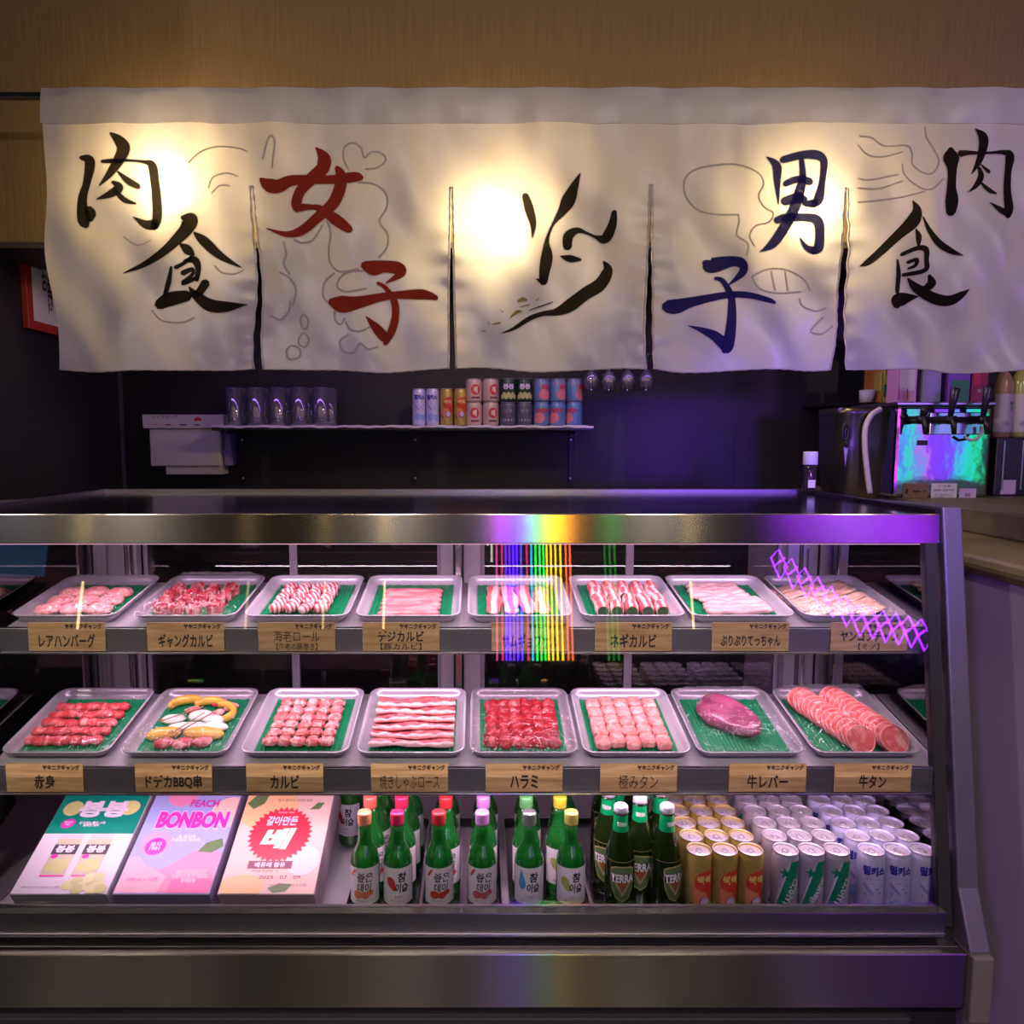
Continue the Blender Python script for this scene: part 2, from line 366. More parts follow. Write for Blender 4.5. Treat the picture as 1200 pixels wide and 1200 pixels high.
# ------------------------------------------------------------------ display case
XL, XR = -1.10, .957
case = tag(empty('display_case', (0, 1.7, 0)), 'long refrigerated stainless display case with slanted glass front, full of meat and drinks', 'display case')
def cpart(b, name, m, parent=None, **k):
    par = parent or case
    if par is case: b.v = [(x, y-1.7, z) for x, y, z in b.v]
    return b.build(name, m, par, **k)
cpart(MB().box(XL, XR, 1.34, 1.362, .437, .551), 'front_band', mat('brushed_steel_low', (.46, .43, .40), .24, 1, .06, 60, aniso=.93, stretch=(1, 30, 30)), bevel=.003, uv=(2, 0))
cpart(MB().box(XL, XR, 1.3625, 1.40, .535, .5505), 'front_ledge', mat('ledge_steel', (.6, .56, .58), .22, 1, .05, 40), bevel=.001)
cpart(MB().box(XL, XR, 1.385, 1.41, .551, .585), 'ledge_recess', black_m)
b = MB(); b.box(XL, XR-.03, 1.368, 1.40, .566, .6155); cpart(b, 'lower_rail', mat('lower_rail_steel', (.30, .28, .31), .36, 1, .06, 40), bevel=.002)
cpart(MB().box(XL, XR-.03, 1.366, 1.368, .570, .5735), 'rail_trim', mat('bright_trim', (.8, .78, .8), .2, 1))
cpart(MB().box(XL, XR-.03, 1.366, 1.384, .6155, .6175), 'rail_lip', MATS['bright_trim'])
cpart(MB().box(XL, XR, 1.36, 2.12, .09, .437), 'base_panel', mat('dark_base_steel', (.05, .045, .05), .4, .8), bevel=.003)
for i in range(6):
    z = .41-i*.045
    cpart(MB().box(XL+.05, XR-.1, 1.345, 1.36, z-.014, z), 'vent_slat', mat('dark_slat_steel', (.07, .065, .075), .4, .7), bevel=.002)
cpart(MB().box(XL, XR, 1.40, 2.12, .50, .552), 'deck', deck_m, bevel=.002)
cpart(MB().add([(x, y, z) for x in (XL, XR) for y, z in ((1.505, 1.335), (1.509, 1.397), (1.52, 1.397), (1.52, 1.335))], [(0, 1, 2, 3), (7, 6, 5, 4), (0, 4, 5, 1), (1, 5, 6, 2), (2, 6, 7, 3), (3, 7, 4, 0)]), 'top_band', steel, bevel=.002, uv=(2, 0))
cpart(MB().box(XL, XR, 1.5205, 2.15, 1.372, 1.395), 'top_panel', steel_top, bevel=.002)
b = MB(); b.box(XR-.005, XR+.012, 1.52, 2.16, 1.385, 1.404); cpart(b, 'top_edge_trim', black_m)
b = MB(); b.box(XL-.01, XL+.01, 1.52, 2.16, 1.385, 1.404); cpart(b, 'top_edge_trim', mat('top_side_trim', (.4, .38, .38), .3, 1))
cpart(MB().box(XL, XR, 2.135, 2.16, 1.395, 1.405), 'top_edge_trim', MATS['top_side_trim'])
# front panes
LE = math.atan(.12/.73)
def slant(x0, x1, z0, z1, th, off=0):
    def yy(z): return 1.385+.12*(z-.605)/.73+off
    return MB().add([(x, yy(z)+t, z) for x in (x0, x1) for t in (0, th) for z in (z0, z1)],
                    [(0, 1, 3, 2), (4, 6, 7, 5), (0, 4, 5, 1), (2, 3, 7, 6), (0, 2, 6, 4), (1, 5, 7, 3)])
cpart(slant(XL+.02, -.0345, .614, 1.335, .006), 'glass_pane', glass_front)
cpart(slant(-.0325, XR-.03, .614, 1.335, .006), 'glass_pane', glass_front)
cpart(slant(XR-.032, XR-.008, .58, 1.337, .02, -.002), 'glass_gasket', black_rub)
cpart(slant(XL, XL+.02, .58, 1.337, .02, -.002), 'glass_gasket', black_rub)
# right end: profiled end panel
def prism(poly, x0, x1):
    n = len(poly); return MB().add([(x0, y, z) for y, z in poly]+[(x1, y, z) for y, z in poly],
        [tuple(range(n)), tuple(range(2*n-1, n-1, -1))]+[(i, (i+1) % n, n+(i+1) % n, n+i) for i in range(n)])
side = [(1.410, .556), (1.410, .62), (1.527, 1.334), (2.02, 1.334), (2.02, .556)]
cpart(prism(side, -1.04, -1.034), 'side_glass', glass_side); cpart(prism(side, .9525, .9560), 'side_glass', glass_side)
cpart(prism(side, -1.05, -1.0425), 'side_liner', mat('side_liner', (.10, .08, .10), .4, .3)); cpart(prism(side, .9563, .9568), 'side_liner', MATS['side_liner'])
endp = mat('end_panel_steel', (.16, .14, .19), .45, .6, .06, 40)
poly = [(1.335, .553), (1.382, .66), (1.507, 1.411), (1.60, 1.411), (2.12, 1.39), (2.12, .09), (1.40, .09), (1.40, .553)]
for x0, x1 in ((XR+.001, .999), (XL-.045, XL-.001)):
    cpart(prism(poly, x0, x1), 'end_panel', endp, bevel=.004)
    cpart(prism([(1.325, .415), (1.325, .5525), (1.40, .5525), (1.40, .415)], x0, x1), 'end_cap', mat('end_cap_grey', (.13, .115, .11), .45), bevel=.004)
# (side panes follow below)
# rear sliding doors: four framed panes and posts
def post(x0, x1, m=shelf_m, y0=2.03, y1=2.06): cpart(MB().box(x0, x1, y0, y1, .555, 1.372), 'rear_post', m, bevel=.002)
post(-1.04, -.99, inner); post(-.987, -.955); post(.868, .90); post(.905, .952, inner)
post(-.105, -.068); post(-.040, .008); post(-.062, -.046, MATS['bright_trim'], 2.0, 2.03)
post(-.97, -.96, MATS['bright_trim'], 2.0, 2.03); post(.905, .913, MATS['bright_trim'], 2.0, 2.03)
for x0, x1 in ((-.955, -.527), (-.527, -.105), (.008, .434), (.434, .868)):
    d = empty('sliding_door', (0, 0, 0)); d.parent = case
    fr = MB(); t = .011
    fr.box(x0, x0+t, 2.07-1.7, 2.085-1.7, .58, 1.36); fr.box(x1-t, x1, 2.07-1.7, 2.085-1.7, .58, 1.36)
    fr.box(x0+t, x1-t, 2.07-1.7, 2.085-1.7, .58, .60); fr.box(x0+t, x1-t, 2.07-1.7, 2.085-1.7, 1.34, 1.36)
    fr.build('door_frame', shelf_m, d, bevel=.001)
    MB().box(x0+t, x1-t, 2.075-1.7, 2.08-1.7, .60, 1.34).build('door_pane', glass_rear, d)
cpart(MB().box(-1.04, .952, 2.03, 2.09, .552, .58), 'rear_sill', inner); cpart(MB().box(-1.04, .952, 2.03, 2.09, 1.36, 1.372), 'rear_header', inner)
# led diffuser strip under the top band
cpart(MB().box(-1.03, .94, 1.521, 1.529, 1.3315, 1.3348), 'led_strip', emis('led_diffuser', (1, .50, .66), 1.1))
cpart(MB().box(-1.03, .94, 1.521, 1.60, 1.335, 1.371), 'lamp_housing', inner)
# two shelves with price rails
TU, TL_ = math.atan((1.197-1.159)/.23), math.atan((.941-.890)/.24)
def shelf(y0, y1, z0, tilt, zr0, zr1, yr):
    s = empty('shelf', (0, 0, 0)); s.parent = case
    dz = (y1-y0)*math.tan(tilt)
    M = MB().add([(x, y-1.7, z) for x in (-1.0, .951) for y, z in ((y0, z0-.010), (y0, z0), (y1, z0+dz), (y1, z0+dz-.010))],
                 [(0, 1, 2, 3), (7, 6, 5, 4), (0, 4, 5, 1), (1, 5, 6, 2), (2, 6, 7, 3), (3, 7, 4, 0)])
    M.build('shelf_plate', shelf_m, s)
    MB().box(-1.0, .951, yr-1.7, yr+.006-1.7, zr0, zr1).build('price_rail', rail_m, s, bevel=.0015)
    MB().box(-1.0, .951, yr-.006-1.7, yr+.010-1.7, zr0-.004, zr0).build('rail_lip', MATS['bright_trim'], s, bevel=.001)
    MB().box(-1.0, .951, yr+.0005-1.7, yr+.0055-1.7, zr1, zr1+.002).build('rail_edge', MATS['bright_trim'], s)
    MB().box(-1.0, .951, yr+.010-1.7, yr+.032-1.7, zr0+.006, z0-.012).build('lamp_housing', inner, s)
    return s
shelf(1.515, 1.79, 1.152, TU, 1.108, 1.158, 1.500)
shelf(1.445, 1.712, .884, TL_, .834, .886, 1.432)
# little fittings at the left end of the case
th = tag(empty('thermometer', (-.985, 1.97, 1.30)), 'small dark thermometer display hanging inside the case at its left end', 'thermometer')
MB().box(-.055, .03, -.01, .01, -.025, .025).build('housing', mat('thermometer_housing', (.20, .2, .24), .4), th, bevel=.003)
MB().box(-.012, .022, -.0115, -.0102, -.016, .016).build('screen', black_m, th)

# ------------------------------------------------------------------ meat trays
def tray_mesh():
    W, D, H, t = .225, .250, .022, .0015
    ls = [rrect(W-.03, D-.03, .018, 0), rrect(W-.012, D-.012, .022, H*.6), rrect(W-.006, D-.006, .024, H-.001), rrect(W, D, .026, H-.0022), rrect(W+.001, D+.001, .026, H),
          rrect(W-.001, D-.001, .025, H+.001), rrect(W-.008, D-.008, .023, H), rrect(W-.015, D-.015, .02, H*.6), rrect(W-.032, D-.032, .017, .0016)]
    return MB().loops(ls).mesh('serving_tray', tray_m, True)
def mat_mesh():
    b = MB(); nx = 44; W, D = .182, .208; vs = []
    def fn(u, v):
        i = u*nx; z = .0028 if int(round(i)) % 2 else .0008
        return ((u-.5)*W, (v-.5)*D, z+.0006*math.sin(v*40+i))
    b.grid(fn, nx, 10)
    b.box(-W/2, W/2, -D/2, D/2, 0, .0006); return b.mesh('grass_mat', green_mat)
TM, GM = tray_mesh(), mat_mesh()
ZU, ZL = 1.154, .886
def on_shelf(xc, row):
    if row == 0: return Matrix.Translation((xc, 1.654, ZU+(1.654-1.515)*math.tan(TU))) @ Matrix.Rotation(TU, 4, 'X')
    return Matrix.Translation((xc, 1.578, ZL+(1.578-1.445)*math.tan(TL_))) @ Matrix.Rotation(TL_, 4, 'X')
def put(o, M, loc, rz=0, rx=0, ry=0):
    o.matrix_world = M @ Matrix.Translation(loc) @ Matrix.Rotation(rz, 4, 'Z') @ Matrix.Rotation(ry, 4, 'Y') @ Matrix.Rotation(rx, 4, 'X')
    return o
UX = [-.885, -.628, -.388, -.150, .090, .332, .566, .806]
LX = [-.875, -.629, -.380, -.140, .096, .330, .566, .806]
UN = ['hamburger patties', 'curled red meat pieces', 'striped shrimp rolls', 'long pork strips', 'pork belly slabs', 'rolls filled with green onion', 'pale white offal', 'beige tripe slices']
LN = ['red lean beef strips', 'vegetable skewers', 'pink short rib pieces', 'marbled roast slices', 'dark red skirt steak chunks', 'thick pink tongue cubes', 'whole liver', 'two fans of sliced tongue']
TMX = {}
for row, (xs, nm) in enumerate(((UX, UN), (LX, LN))):
    for i, x in enumerate(xs):
        M = on_shelf(x, row); TMX[row, i] = M
        t = meshobj('serving_tray', TM); put(t, M, (0, 0, 0))
        tag(t, f'white enamel tray on the {"upper" if row == 0 else "lower"} shelf holding the {nm[i]}', 'tray', 'serving trays in the case')
        if (row, i) == (0, 4) or True:
            g = meshobj('grass_mat', GM); put(g, M, (0, 0, .0026))
            tag(g, f'ribbed green plastic mat under the {nm[i]}, {"upper" if row == 0 else "lower"} shelf', 'mat', 'green mats in the trays')

def deform(me, seed, amp, freq):
    for v in me.vertices:
        n = noise.noise_vector(v.co*freq+Vector((seed*3.1, seed*1.7, seed*.9))); v.co += n*amp
def blob(m, sx, sy, sz, seed, amp=.002, freq=60, sub=3, flat=True, name='piece'):
    me = bpy.data.meshes.new(name); b = bmesh.new(); bmesh.ops.create_icosphere(b, subdivisions=sub, radius=1); b.to_mesh(me); b.free()
    for v in me.vertices: v.co = (v.co.x*sx, v.co.y*sy, v.co.z*sz)
    deform(me, seed, amp, freq)
    zm = min(v.co.z for v in me.vertices)
    for v in me.vertices:
        if flat: v.co.z = max(v.co.z, -sz*.55)
    zm = min(v.co.z for v in me.vertices)
    for v in me.vertices: v.co.z -= zm
    me.materials.append(m); me.polygons.foreach_set('use_smooth', [True]*len(me.polygons)); return me
def block(m, sx, sy, sz, seed, amp=.002, freq=50, bev=.004, cuts=4, name='piece'):
    me = bpy.data.meshes.new(name); b = bmesh.new(); bmesh.ops.create_cube(b, size=1)
    bmesh.ops.scale(b, vec=(sx, sy, sz), verts=b.verts[:])
    bmesh.ops.bevel(b, geom=b.edges[:], offset=bev, segments=2, affect='EDGES')
    bmesh.ops.subdivide_edges(b, edges=[e for e in b.edges if e.calc_length() > bev*1.5], cuts=cuts, use_grid_fill=True)
    b.to_mesh(me); b.free(); deform(me, seed, amp, freq)
    zm = min(v.co.z for v in me.vertices)
    for v in me.vertices: v.co.z -= zm
    me.materials.append(m); me.polygons.foreach_set('use_smooth', [True]*len(me.polygons)); return me
def strip(m, L_, w_, h, seed, wav=.004, amp=.0015, n=22, name='piece', fold=0):
    """a long soft slice lying along x"""
    rr = random.Random(seed); ph = rr.random()*6; b = MB(); pts = []; ws = []
    for i in range(n+1):
        u = i/n; pts.append((L_*(u-.5), wav*math.sin(u*5+ph)+wav*.4*math.sin(u*13+ph*2), h*.5+fold*abs(math.sin(u*9+ph))))
        ws.append(w_/2*(min(1, u*8+.35))*(min(1, (1-u)*8+.35))*(1+.12*math.sin(u*11+ph)))
    b.tube(pts, ws, 12, sq=h/w_)
    me = b.mesh(name, m, True); deform(me, seed, amp, 80); zm = min(v.co.z for v in me.vertices)
    for v in me.vertices: v.co.z = max(0, v.co.z)
    return me
CO = ['leftmost', 'second from the left', 'third from the left', 'fourth from the left', 'fifth from the left', 'sixth from the left', 'seventh from the left', 'eighth from the left']
RO = ['front', 'second', 'third', 'fourth', 'fifth', 'sixth', 'seventh', 'eighth']
def colname(c, n): return 'leftmost' if c == 0 else 'rightmost' if c == n-1 else CO[c].replace(' from the left', ' from left')
MATZ = .0056
def grid_pieces(row, i, meshes, nx, ny, w_, d, x0, y0, name, label, cat, group, z=MATZ, rz=lambda c, r: 0, jit=.0015, dz=lambda c, r: 0, ry=0, stag=0):
    for r in range(ny):
        for c in range(nx):
            me = meshes[(r*nx+c*3+r//2) % len(meshes)]
            o = meshobj(name, me)
            x = x0+(c-(nx-1)/2)*w_/nx+R.uniform(-jit, jit)+(stag*w_/nx*(r % 2)); y = y0-d/2+(r+.5)*d/ny+R.uniform(-jit, jit)
            put(o, TMX[row, i], (x, y, z+dz(c, r)), rz(c, r)+R.uniform(-.08, .08), 0, ry)
            tag(o, f'{label}, {RO[r]} row, {colname(c, nx)}', cat, group)

# upper 1: hamburger patties
mm = meat('patty_meat', (.62, .16, .17), (.85, .52, .50), 130, .40, .66, .38, bump=.8)
ms = [blob(mm, .030, .026, .0125, s, .0022, 90) for s in range(4)]
grid_pieces(0, 0, ms, 3, 3, .168, .150, -.002, -.018, 'hamburger_patty', 'round raw pink hamburger patty', 'patty', 'raw hamburger patties', jit=.002)
# upper 2: curled pieces
mm = meat('curled_meat', (.52, .05, .07), (.78, .42, .42), 34, .47, .60, .28, bump=.5)
def curl(m, seed, r=.021, h=.026):
    rr = random.Random(seed); b = MB(); n = 40; turns = 1.7; vs = []; a0 = rr.random()*6
    def fn(u, v):
        a = a0+u*turns*2*PI; q = r*(1.0-.62*u)*(1+.08*math.sin(3*a+seed)); return (q*math.cos(a), q*math.sin(a)*.85, h*(v)*(.65+.35*u)+.002*math.sin(5*a))
    def fo(u, v):
        p = fn(u, v); s = 1-.17; return (p[0]*s, p[1]*s, p[2])
    b.grid(fn, n, 3); b.grid(fo, n, 3); b.grid(lambda u, v: tuple(fn(u, 1)[k]*(1-v)+fo(u, 1)[k]*v for k in range(3)), n, 1)
    b.lathe([(r*.55, 0), (r*.55, h*.6), (r*.2, h*.72)], 12)
    me = b.mesh('piece', m, True); deform(me, seed, .002, 60)
    for v in me.vertices: v.co.z = max(0, v.co.z)
    return me
ms = [curl(mm, s) for s in range(5)]
grid_pieces(0, 1, ms, 4, 4, .158, .150, -.012, -.012, 'curled_meat_piece', 'curled red and white raw meat piece', 'meat', 'curled meat pieces', rz=lambda c, r: c*1.3+r*.7, dz=lambda c, r: .0, jit=.003)
# upper 3: shrimp rolls (striped bacon rolls)
mm = meat('striped_roll_meat', (.40, .07, .09), (.76, .52, .52), 30, .46, .58, .32, wave=('X', 32, 1.2))
def roll(m, L_=.032, r=.0125, seed=0):
    b = MB(); n = 12; b.tube([(L_*(i/n-.5), 0, r) for i in range(n+1)], [r*(.72+.28*math.sin(PI*i/n))*(1+.10*math.sin(i*2.1+seed)) for i in range(n+1)], 14)
    me = b.mesh('piece', m, True); deform(me, seed, .0012, 70); return me
ms = [roll(mm, seed=s) for s in range(4)]
grid_pieces(0, 2, ms, 4, 5, .130, .150, -.002, -.012, 'shrimp_roll', 'small pork roll with dark and white stripes', 'roll', 'striped shrimp rolls', rz=lambda c, r: .5+.25*((c+r) % 3), jit=.002)
# upper 4: pork strips
mm = meat('pork_strip_meat', (.52, .14, .16), (.60, .31, .31), 30, .42, .60, .32, stretch=(.5, 2.2, 2.2))
for r in range(6):
    o = meshobj('pork_strip', strip(mm, .135, .026, .013, 20+r, .0016)); put(o, TMX[0, 3], (.000, -.085+r*.0255, MATZ), R.uniform(-.02, .02))
    tag(o, f'long pale pork strip laid crosswise, {RO[r]} from the front' if r else 'long pale pork strip laid crosswise, nearest the front', 'pork strip', 'pork strips')
# upper 5: belly slabs (run away from the viewer)
mm = meat('belly_meat', (.58, .14, .16), (.78, .50, .48), 24, .44, .56, .3, wave=('Y', 13, 2.5))
for c in range(4):
    o = meshobj('pork_belly_slab', strip(mm, .165, .034, .014, 40+c, .002)); put(o, TMX[0, 4], (-.054+c*.036, -.010, MATZ), PI/2+R.uniform(-.05, .05))
    tag(o, f'red and white pork belly slab laid lengthwise, {colname(c, 4)}', 'pork belly', 'pork belly slabs')
# upper 6: green-onion rolls
mm = meat('onion_roll_meat', (.55, .10, .12), (.76, .46, .46), 30, .45, .58, .3, wave=('X', 22, 2))
gcore = mat('green_onion', (.03, .08, .025), .5, 0, .8, 220)
def oroll():
    t = empty('onion_roll')
    b = MB(); r = .0155; L_ = .036
    b.tube([(0, L_*(i/8-.5), r) for i in range(9)], [r*(.9+.1*math.sin(PI*i/8)) for i in range(9)], 16)
    b.build('meat_wrap', mm, t, smooth=True)
    c = MB(); c.tube([(0, -L_/2-.0015, r), (0, L_/2+.0015, r)], r*.74, 14); c.build('filling', gcore, t); return t
p0 = oroll(); first = True
for r in range(4):
    for c in range(5):
        o = p0 if first else copy_tree(p0); first = False
        put(o, TMX[0, 5], (-.062+c*.0325+(r % 2)*.002, -.082+r*.040, MATZ), R.uniform(-.15, .15))
        tag(o, f'raw meat roll around chopped green onion, {RO[r]} row, {colname(c, 5)}', 'roll', 'green onion rolls')
# upper 7: pale offal
mm = meat('white_offal', (.52, .29, .31), (.58, .38, .38), 45, .38, .58, .28, stretch=(.6, 2, 2), bump=1.0)
for r in range(8):
    o = meshobj('offal_strip', strip(mm, .150-.004*r, .026, .017, 60+r, .004, .003, fold=.003)); put(o, TMX[0, 6], (-.004+(-.008 if r > 3 else .008), -.084+r*.021, MATZ), R.uniform(-.14, .14))
    tag(o, f'pale wrinkled strip of offal, {RO[r]} from the front' if r else 'pale wrinkled strip of offal, nearest the front', 'offal', 'pale offal strips')
# upper 8: tripe slices
mm = meat('tripe', (.66, .34, .24), (.88, .66, .52), 40, .38, .62, .34, stretch=(.7, 2, 2), bump=.7)
k = 0
for r in range(5):
    for c in range(3):
        o = meshobj('tripe_slice', block(mm, .075, .030, .006, 80+k, .003, 35, .0025)); k += 1
        put(o, TMX[0, 7], (-.058+c*.055-(.005*r), -.076+r*.034, MATZ+.003*c), .35+R.uniform(-.12, .12), 0, -.12)
        tag(o, f'flat beige tripe slice, {RO[r]} row, {colname(c, 3)}', 'tripe', 'tripe slices')
# lower 1: lean strips
mm = meat('lean_meat', (.56, .05, .06), (.76, .26, .26), 40, .50, .66, .26, bump=.6)
ms = [strip(mm, .046, .024, .017, 100+s, .002, .002, 10) for s in range(6)]
grid_pieces(1, 0, ms, 4, 5, .158, .160, -.006, -.008, 'lean_beef_piece', 'bright red lean beef piece', 'beef', 'lean beef pieces', rz=lambda c, r: .15*((c+r) % 2), jit=.002)
# lower 3: short rib pieces
mm = meat('rib_meat', (.66, .13, .14), (.88, .50, .48), 60, .45, .62, .28, bump=.6)
ms = [block(mm, .030, .023, .018, 120+s, .003, 55, .005) for s in range(6)]
grid_pieces(1, 2, ms, 5, 6, .148, .176, .0, -.004, 'short_rib_piece', 'pink raw short rib piece', 'short rib', 'short rib pieces', jit=.001)
# lower 4: marbled roast slices
mm = meat('marbled_meat', (.50, .07, .09), (.80, .42, .42), 70, .46, .70, .28, stretch=(.8, 1.6, 1.6), bump=.4)
fatm = meat('fat_edge', (.78, .40, .42), (.82, .58, .58), 60, .4, .6, .3, bump=.3)
for r in range(6):
    t = empty('roast_slice')
    b = MB(); sd = r*1.7
    def fn(u, v, sd=sd): return ((u-.5)*.176, (v-.5)*.046+.003*math.sin(u*6+sd), .006+.004*math.sin(u*9+sd)*v+.014*(1-v)**1.5+.0005*math.sin(u*31+sd*2))
    b.grid(fn, 40, 6); b.grid(lambda u, v: (lambda p: (p[0], p[1], p[2]-.004))(fn(u, v)), 40, 6)
    me = b.mesh('marbled_lean', mm, True); deform(me, r, .0018, 50); meshobj('marbled_lean', me, t)
    e = MB(); e.tube([((u/40-.5)*.178, -.024+.003*math.sin(u/40*6+sd), .016+.0005*math.sin(u*.9+sd)+.0004*math.sin(u/40*37+sd)) for u in range(41)], [.0052*(1+.2*math.sin(u*.4+sd*3)+.15*math.sin(u*.9+sd)) for u in range(41)], 8)
    e.build('fat_edge', fatm, t, smooth=True)
    put(t, TMX[1, 3], (.0, -.072+r*.030, MATZ+.0005), R.uniform(-.02, .02))
    tag(t, f'long marbled beef slice with pale fat edge, {RO[r]} from the front' if r else 'long marbled beef slice with pale fat edge, nearest the front', 'beef', 'marbled roast slices')
# lower 5: skirt steak
mm = meat('skirt_meat', (.36, .012, .022), (.62, .12, .13), 40, .52, .68, .22, bump=.7)
ms = [blob(mm, .0185, .017, .013, 140+s, .005, 60) for s in range(6)]
grid_pieces(1, 4, ms, 6, 6, .150, .168, .0, -.004, 'skirt_steak_chunk', 'dark red skirt steak chunk', 'beef', 'skirt steak chunks', rz=lambda c, r: c+r*.5)
# lower 6: tongue cubes
mm = meat('tongue_cube_meat', (.70, .20, .19), (.86, .46, .42), 55, .42, .64, .34, bump=.5)
ms = [block(mm, .030, .034, .019, 160+s, .0018, 45, .0035) for s in range(5)]
k = 0
for c in range(5):
    for r in range(5):
        o = meshobj('tongue_cube', ms[(c*2+r) % 5]); put(o, TMX[1, 5], (-.066+c*.032, -.082+r*.036+(c % 2)*.007, MATZ), R.uniform(-.06, .06))
        tag(o, f'thick pink tongue cube, {RO[r]} row, {colname(c, 5)}', 'tongue', 'tongue cubes')
# lower 7: liver
mm = meat('liver_meat', (.20, .035, .085), (.36, .09, .17), 14, .4, .7, .22, bump=.3)
me = blob(mm, .042, .068, .026, 7, .010, 16, 4)
for v in me.vertices:
    if v.co.y < 0: v.co.x *= 1+v.co.y*5.5; v.co.x += -v.co.y*.28
    v.co.z += .004*math.sin(v.co.x*90+v.co.y*40)*(1 if v.co.z > .01 else 0)
o = meshobj('liver', me); put(o, TMX[1, 6], (-.012, .006, MATZ+.001), .22); o.matrix_world = o.matrix_world @ Matrix.Diagonal((1.32, 1.22, 1.1, 1))
tag(o, 'whole glossy purple liver lying on a green mat', 'liver')
# lower 8: tongue fans
mm = meat('tongue_slice_meat', (.66, .12, .12), (.80, .34, .32), 50, .46, .66, .26, bump=.4)
rim = meat('tongue_rim_fat', (.74, .26, .24), (.82, .44, .40), 60, .4, .6, .3)
def tslice(seed):
    t = empty('tongue_slice'); n = 24
    b = MB(); lp = []
    for zz, s in ((0, .94), (.0015, 1), (.0045, 1), (.006, .95)):
        lp.append([(.030*s*math.cos(2*PI*i/n)*(1+.05*math.sin(3*2*PI*i/n+seed)), .024*s*math.sin(2*PI*i/n), zz) for i in range(n)])
    b.loops(lp).build('flesh', mm, t, smooth=False)
    e = MB(); e.tube([(.0300*math.cos(2*PI*i/n)*(1+.05*math.sin(3*2*PI*i/n+seed)), .0240*math.sin(2*PI*i/n), .0055) for i in range(n)], .0011, 6, closed=True)
    e.build('rim', rim, t, smooth=True); return t
ps = [tslice(s) for s in range(3)]; used = set()
for side, (xa, ya, xb, yb) in enumerate(((-.004, -.084, -.064, .070), (.066, -.084, .010, .074))):
    for k in range(13):
        u = k/12; i = k % 3
        o = ps[i] if i not in used and side == 0 else copy_tree(ps[i]); used.add(i)
        put(o, TMX[1, 7], (xa+(xb-xa)*u, ya+(yb-ya)*u, MATZ+.018), .30, math.radians(46), 0); o.matrix_world = o.matrix_world @ Matrix.Diagonal((1.14, 1.16, 1.5, 1))
        w_ = 'left' if side == 0 else 'right'
        o['label'] = ''
        tag(o, f'pink tongue slice in the {w_} fan, {["frontmost", "second", "third", "fourth", "fifth", "sixth", "seventh", "eighth", "ninth", "tenth", "eleventh", "twelfth", "rearmost"][k]} from the front' if 0 < k < 12 else f'pink tongue slice in the {w_} fan, {"frontmost" if k == 0 else "rearmost"}', 'tongue', 'sliced tongue fans')
# lower 2: vegetable skewers
pep = mat('yellow_pepper', (.75, .45, .06), .25, 0, .15, 40, coat=.3); oni = mat('onion_flesh', (.82, .78, .72), .3, 0, .06, 30, sss=.2)
chunk = MATS['curled_meat']; bam = mat('bamboo', (.30, .18, .08), .6)
def ring(rx, ry, a0, a1, r, m, name, lab, loc, rz=0, h=1.4, cat='pepper'):
    b = MB(); n = 18; b.tube([(rx*math.cos(a0+(a1-a0)*i/n), ry*math.sin(a0+(a1-a0)*i/n), r*h) for i in range(n+1)], [r*(.75+.25*math.sin(PI*i/n)) for i in range(n+1)], 10, sq=h)
    o = b.build(name, m, None, smooth=True); put(o, TMX[1, 1], loc, rz); tag(o, lab, cat)
ring(.034, .022, .1, 3.2, .0085, pep, 'yellow_pepper_ring', 'half ring of yellow pepper at the back left of the skewer tray', (-.040, .060, MATZ), .2)
ring(.032, .022, .1, 3.0, .0080, pep, 'yellow_pepper_ring', 'half ring of yellow pepper in the middle of the back edge', (.014, .056, MATZ), -.05)
ring(.036, .030, -.5, 2.3, .0080, pep, 'yellow_pepper_ring', 'half ring of yellow pepper at the back right of the skewer tray', (.042, .032, MATZ), -.5)
for nm, lab, sx, sy, sz, loc, rz, sd in (('yellow_pepper_piece', 'big curved piece of yellow pepper at the front left of the tray', .036, .017, .013, (-.050, -.046, MATZ), .25, 1),
        ('yellow_pepper_piece', 'big curved piece of yellow pepper at the front right of the tray', .046, .018, .014, (.036, -.046, MATZ), -.05, 2)):
    o = meshobj(nm, blob(pep, sx, sy, sz, sd, .002, 30)); put(o, TMX[1, 1], loc, rz); tag(o, lab, 'pepper')
for lab, sx, sy, sz, loc, rz, sd in (('white onion slice at the left of the skewer tray', .026, .015, .009, (-.052, .012, MATZ), .1, 1),
        ('white onion slice standing right of centre on the skewer tray', .028, .017, .013, (.006, .022, MATZ), .1, 2), ('white onion slice at the right of the skewer tray', .026, .014, .011, (.040, .008, MATZ), -.2, 3),
        ('long white onion slice across the middle of the skewer tray', .050, .014, .009, (-.004, -.016, MATZ), 0, 4), ('white onion slice behind the right yellow pepper piece', .030, .013, .010, (.052, -.018, MATZ), -.1, 5)):
    o = meshobj('onion_slice', blob(oni, sx, sy, sz, sd, .0015, 40)); put(o, TMX[1, 1], loc, rz); tag(o, lab, 'onion')
for lab, loc, s in (('red meat piece between the yellow pepper rings', (-.022, .050, MATZ), .014), ('red meat piece at the back of the skewer tray', (.030, .078, MATZ), .016), ('red meat piece at the back right corner of the skewer tray', (.062, .062, MATZ), .015),
        ('red meat piece under the right pepper ring', (.038, .040, MATZ), .013), ('red meat piece at the front left of the skewer tray', (-.036, -.078, MATZ), .018), ('red meat piece at the front middle of the skewer tray', (.004, -.080, MATZ), .019), ('red meat piece at the front right of the skewer tray', (.044, -.074, MATZ), .018)):
    o = meshobj('meat_chunk', blob(chunk, s*1.15, s*.8, s*.6, int(s*1e3), .003, 60)); put(o, TMX[1, 1], loc, .3); tag(o, lab, 'meat')
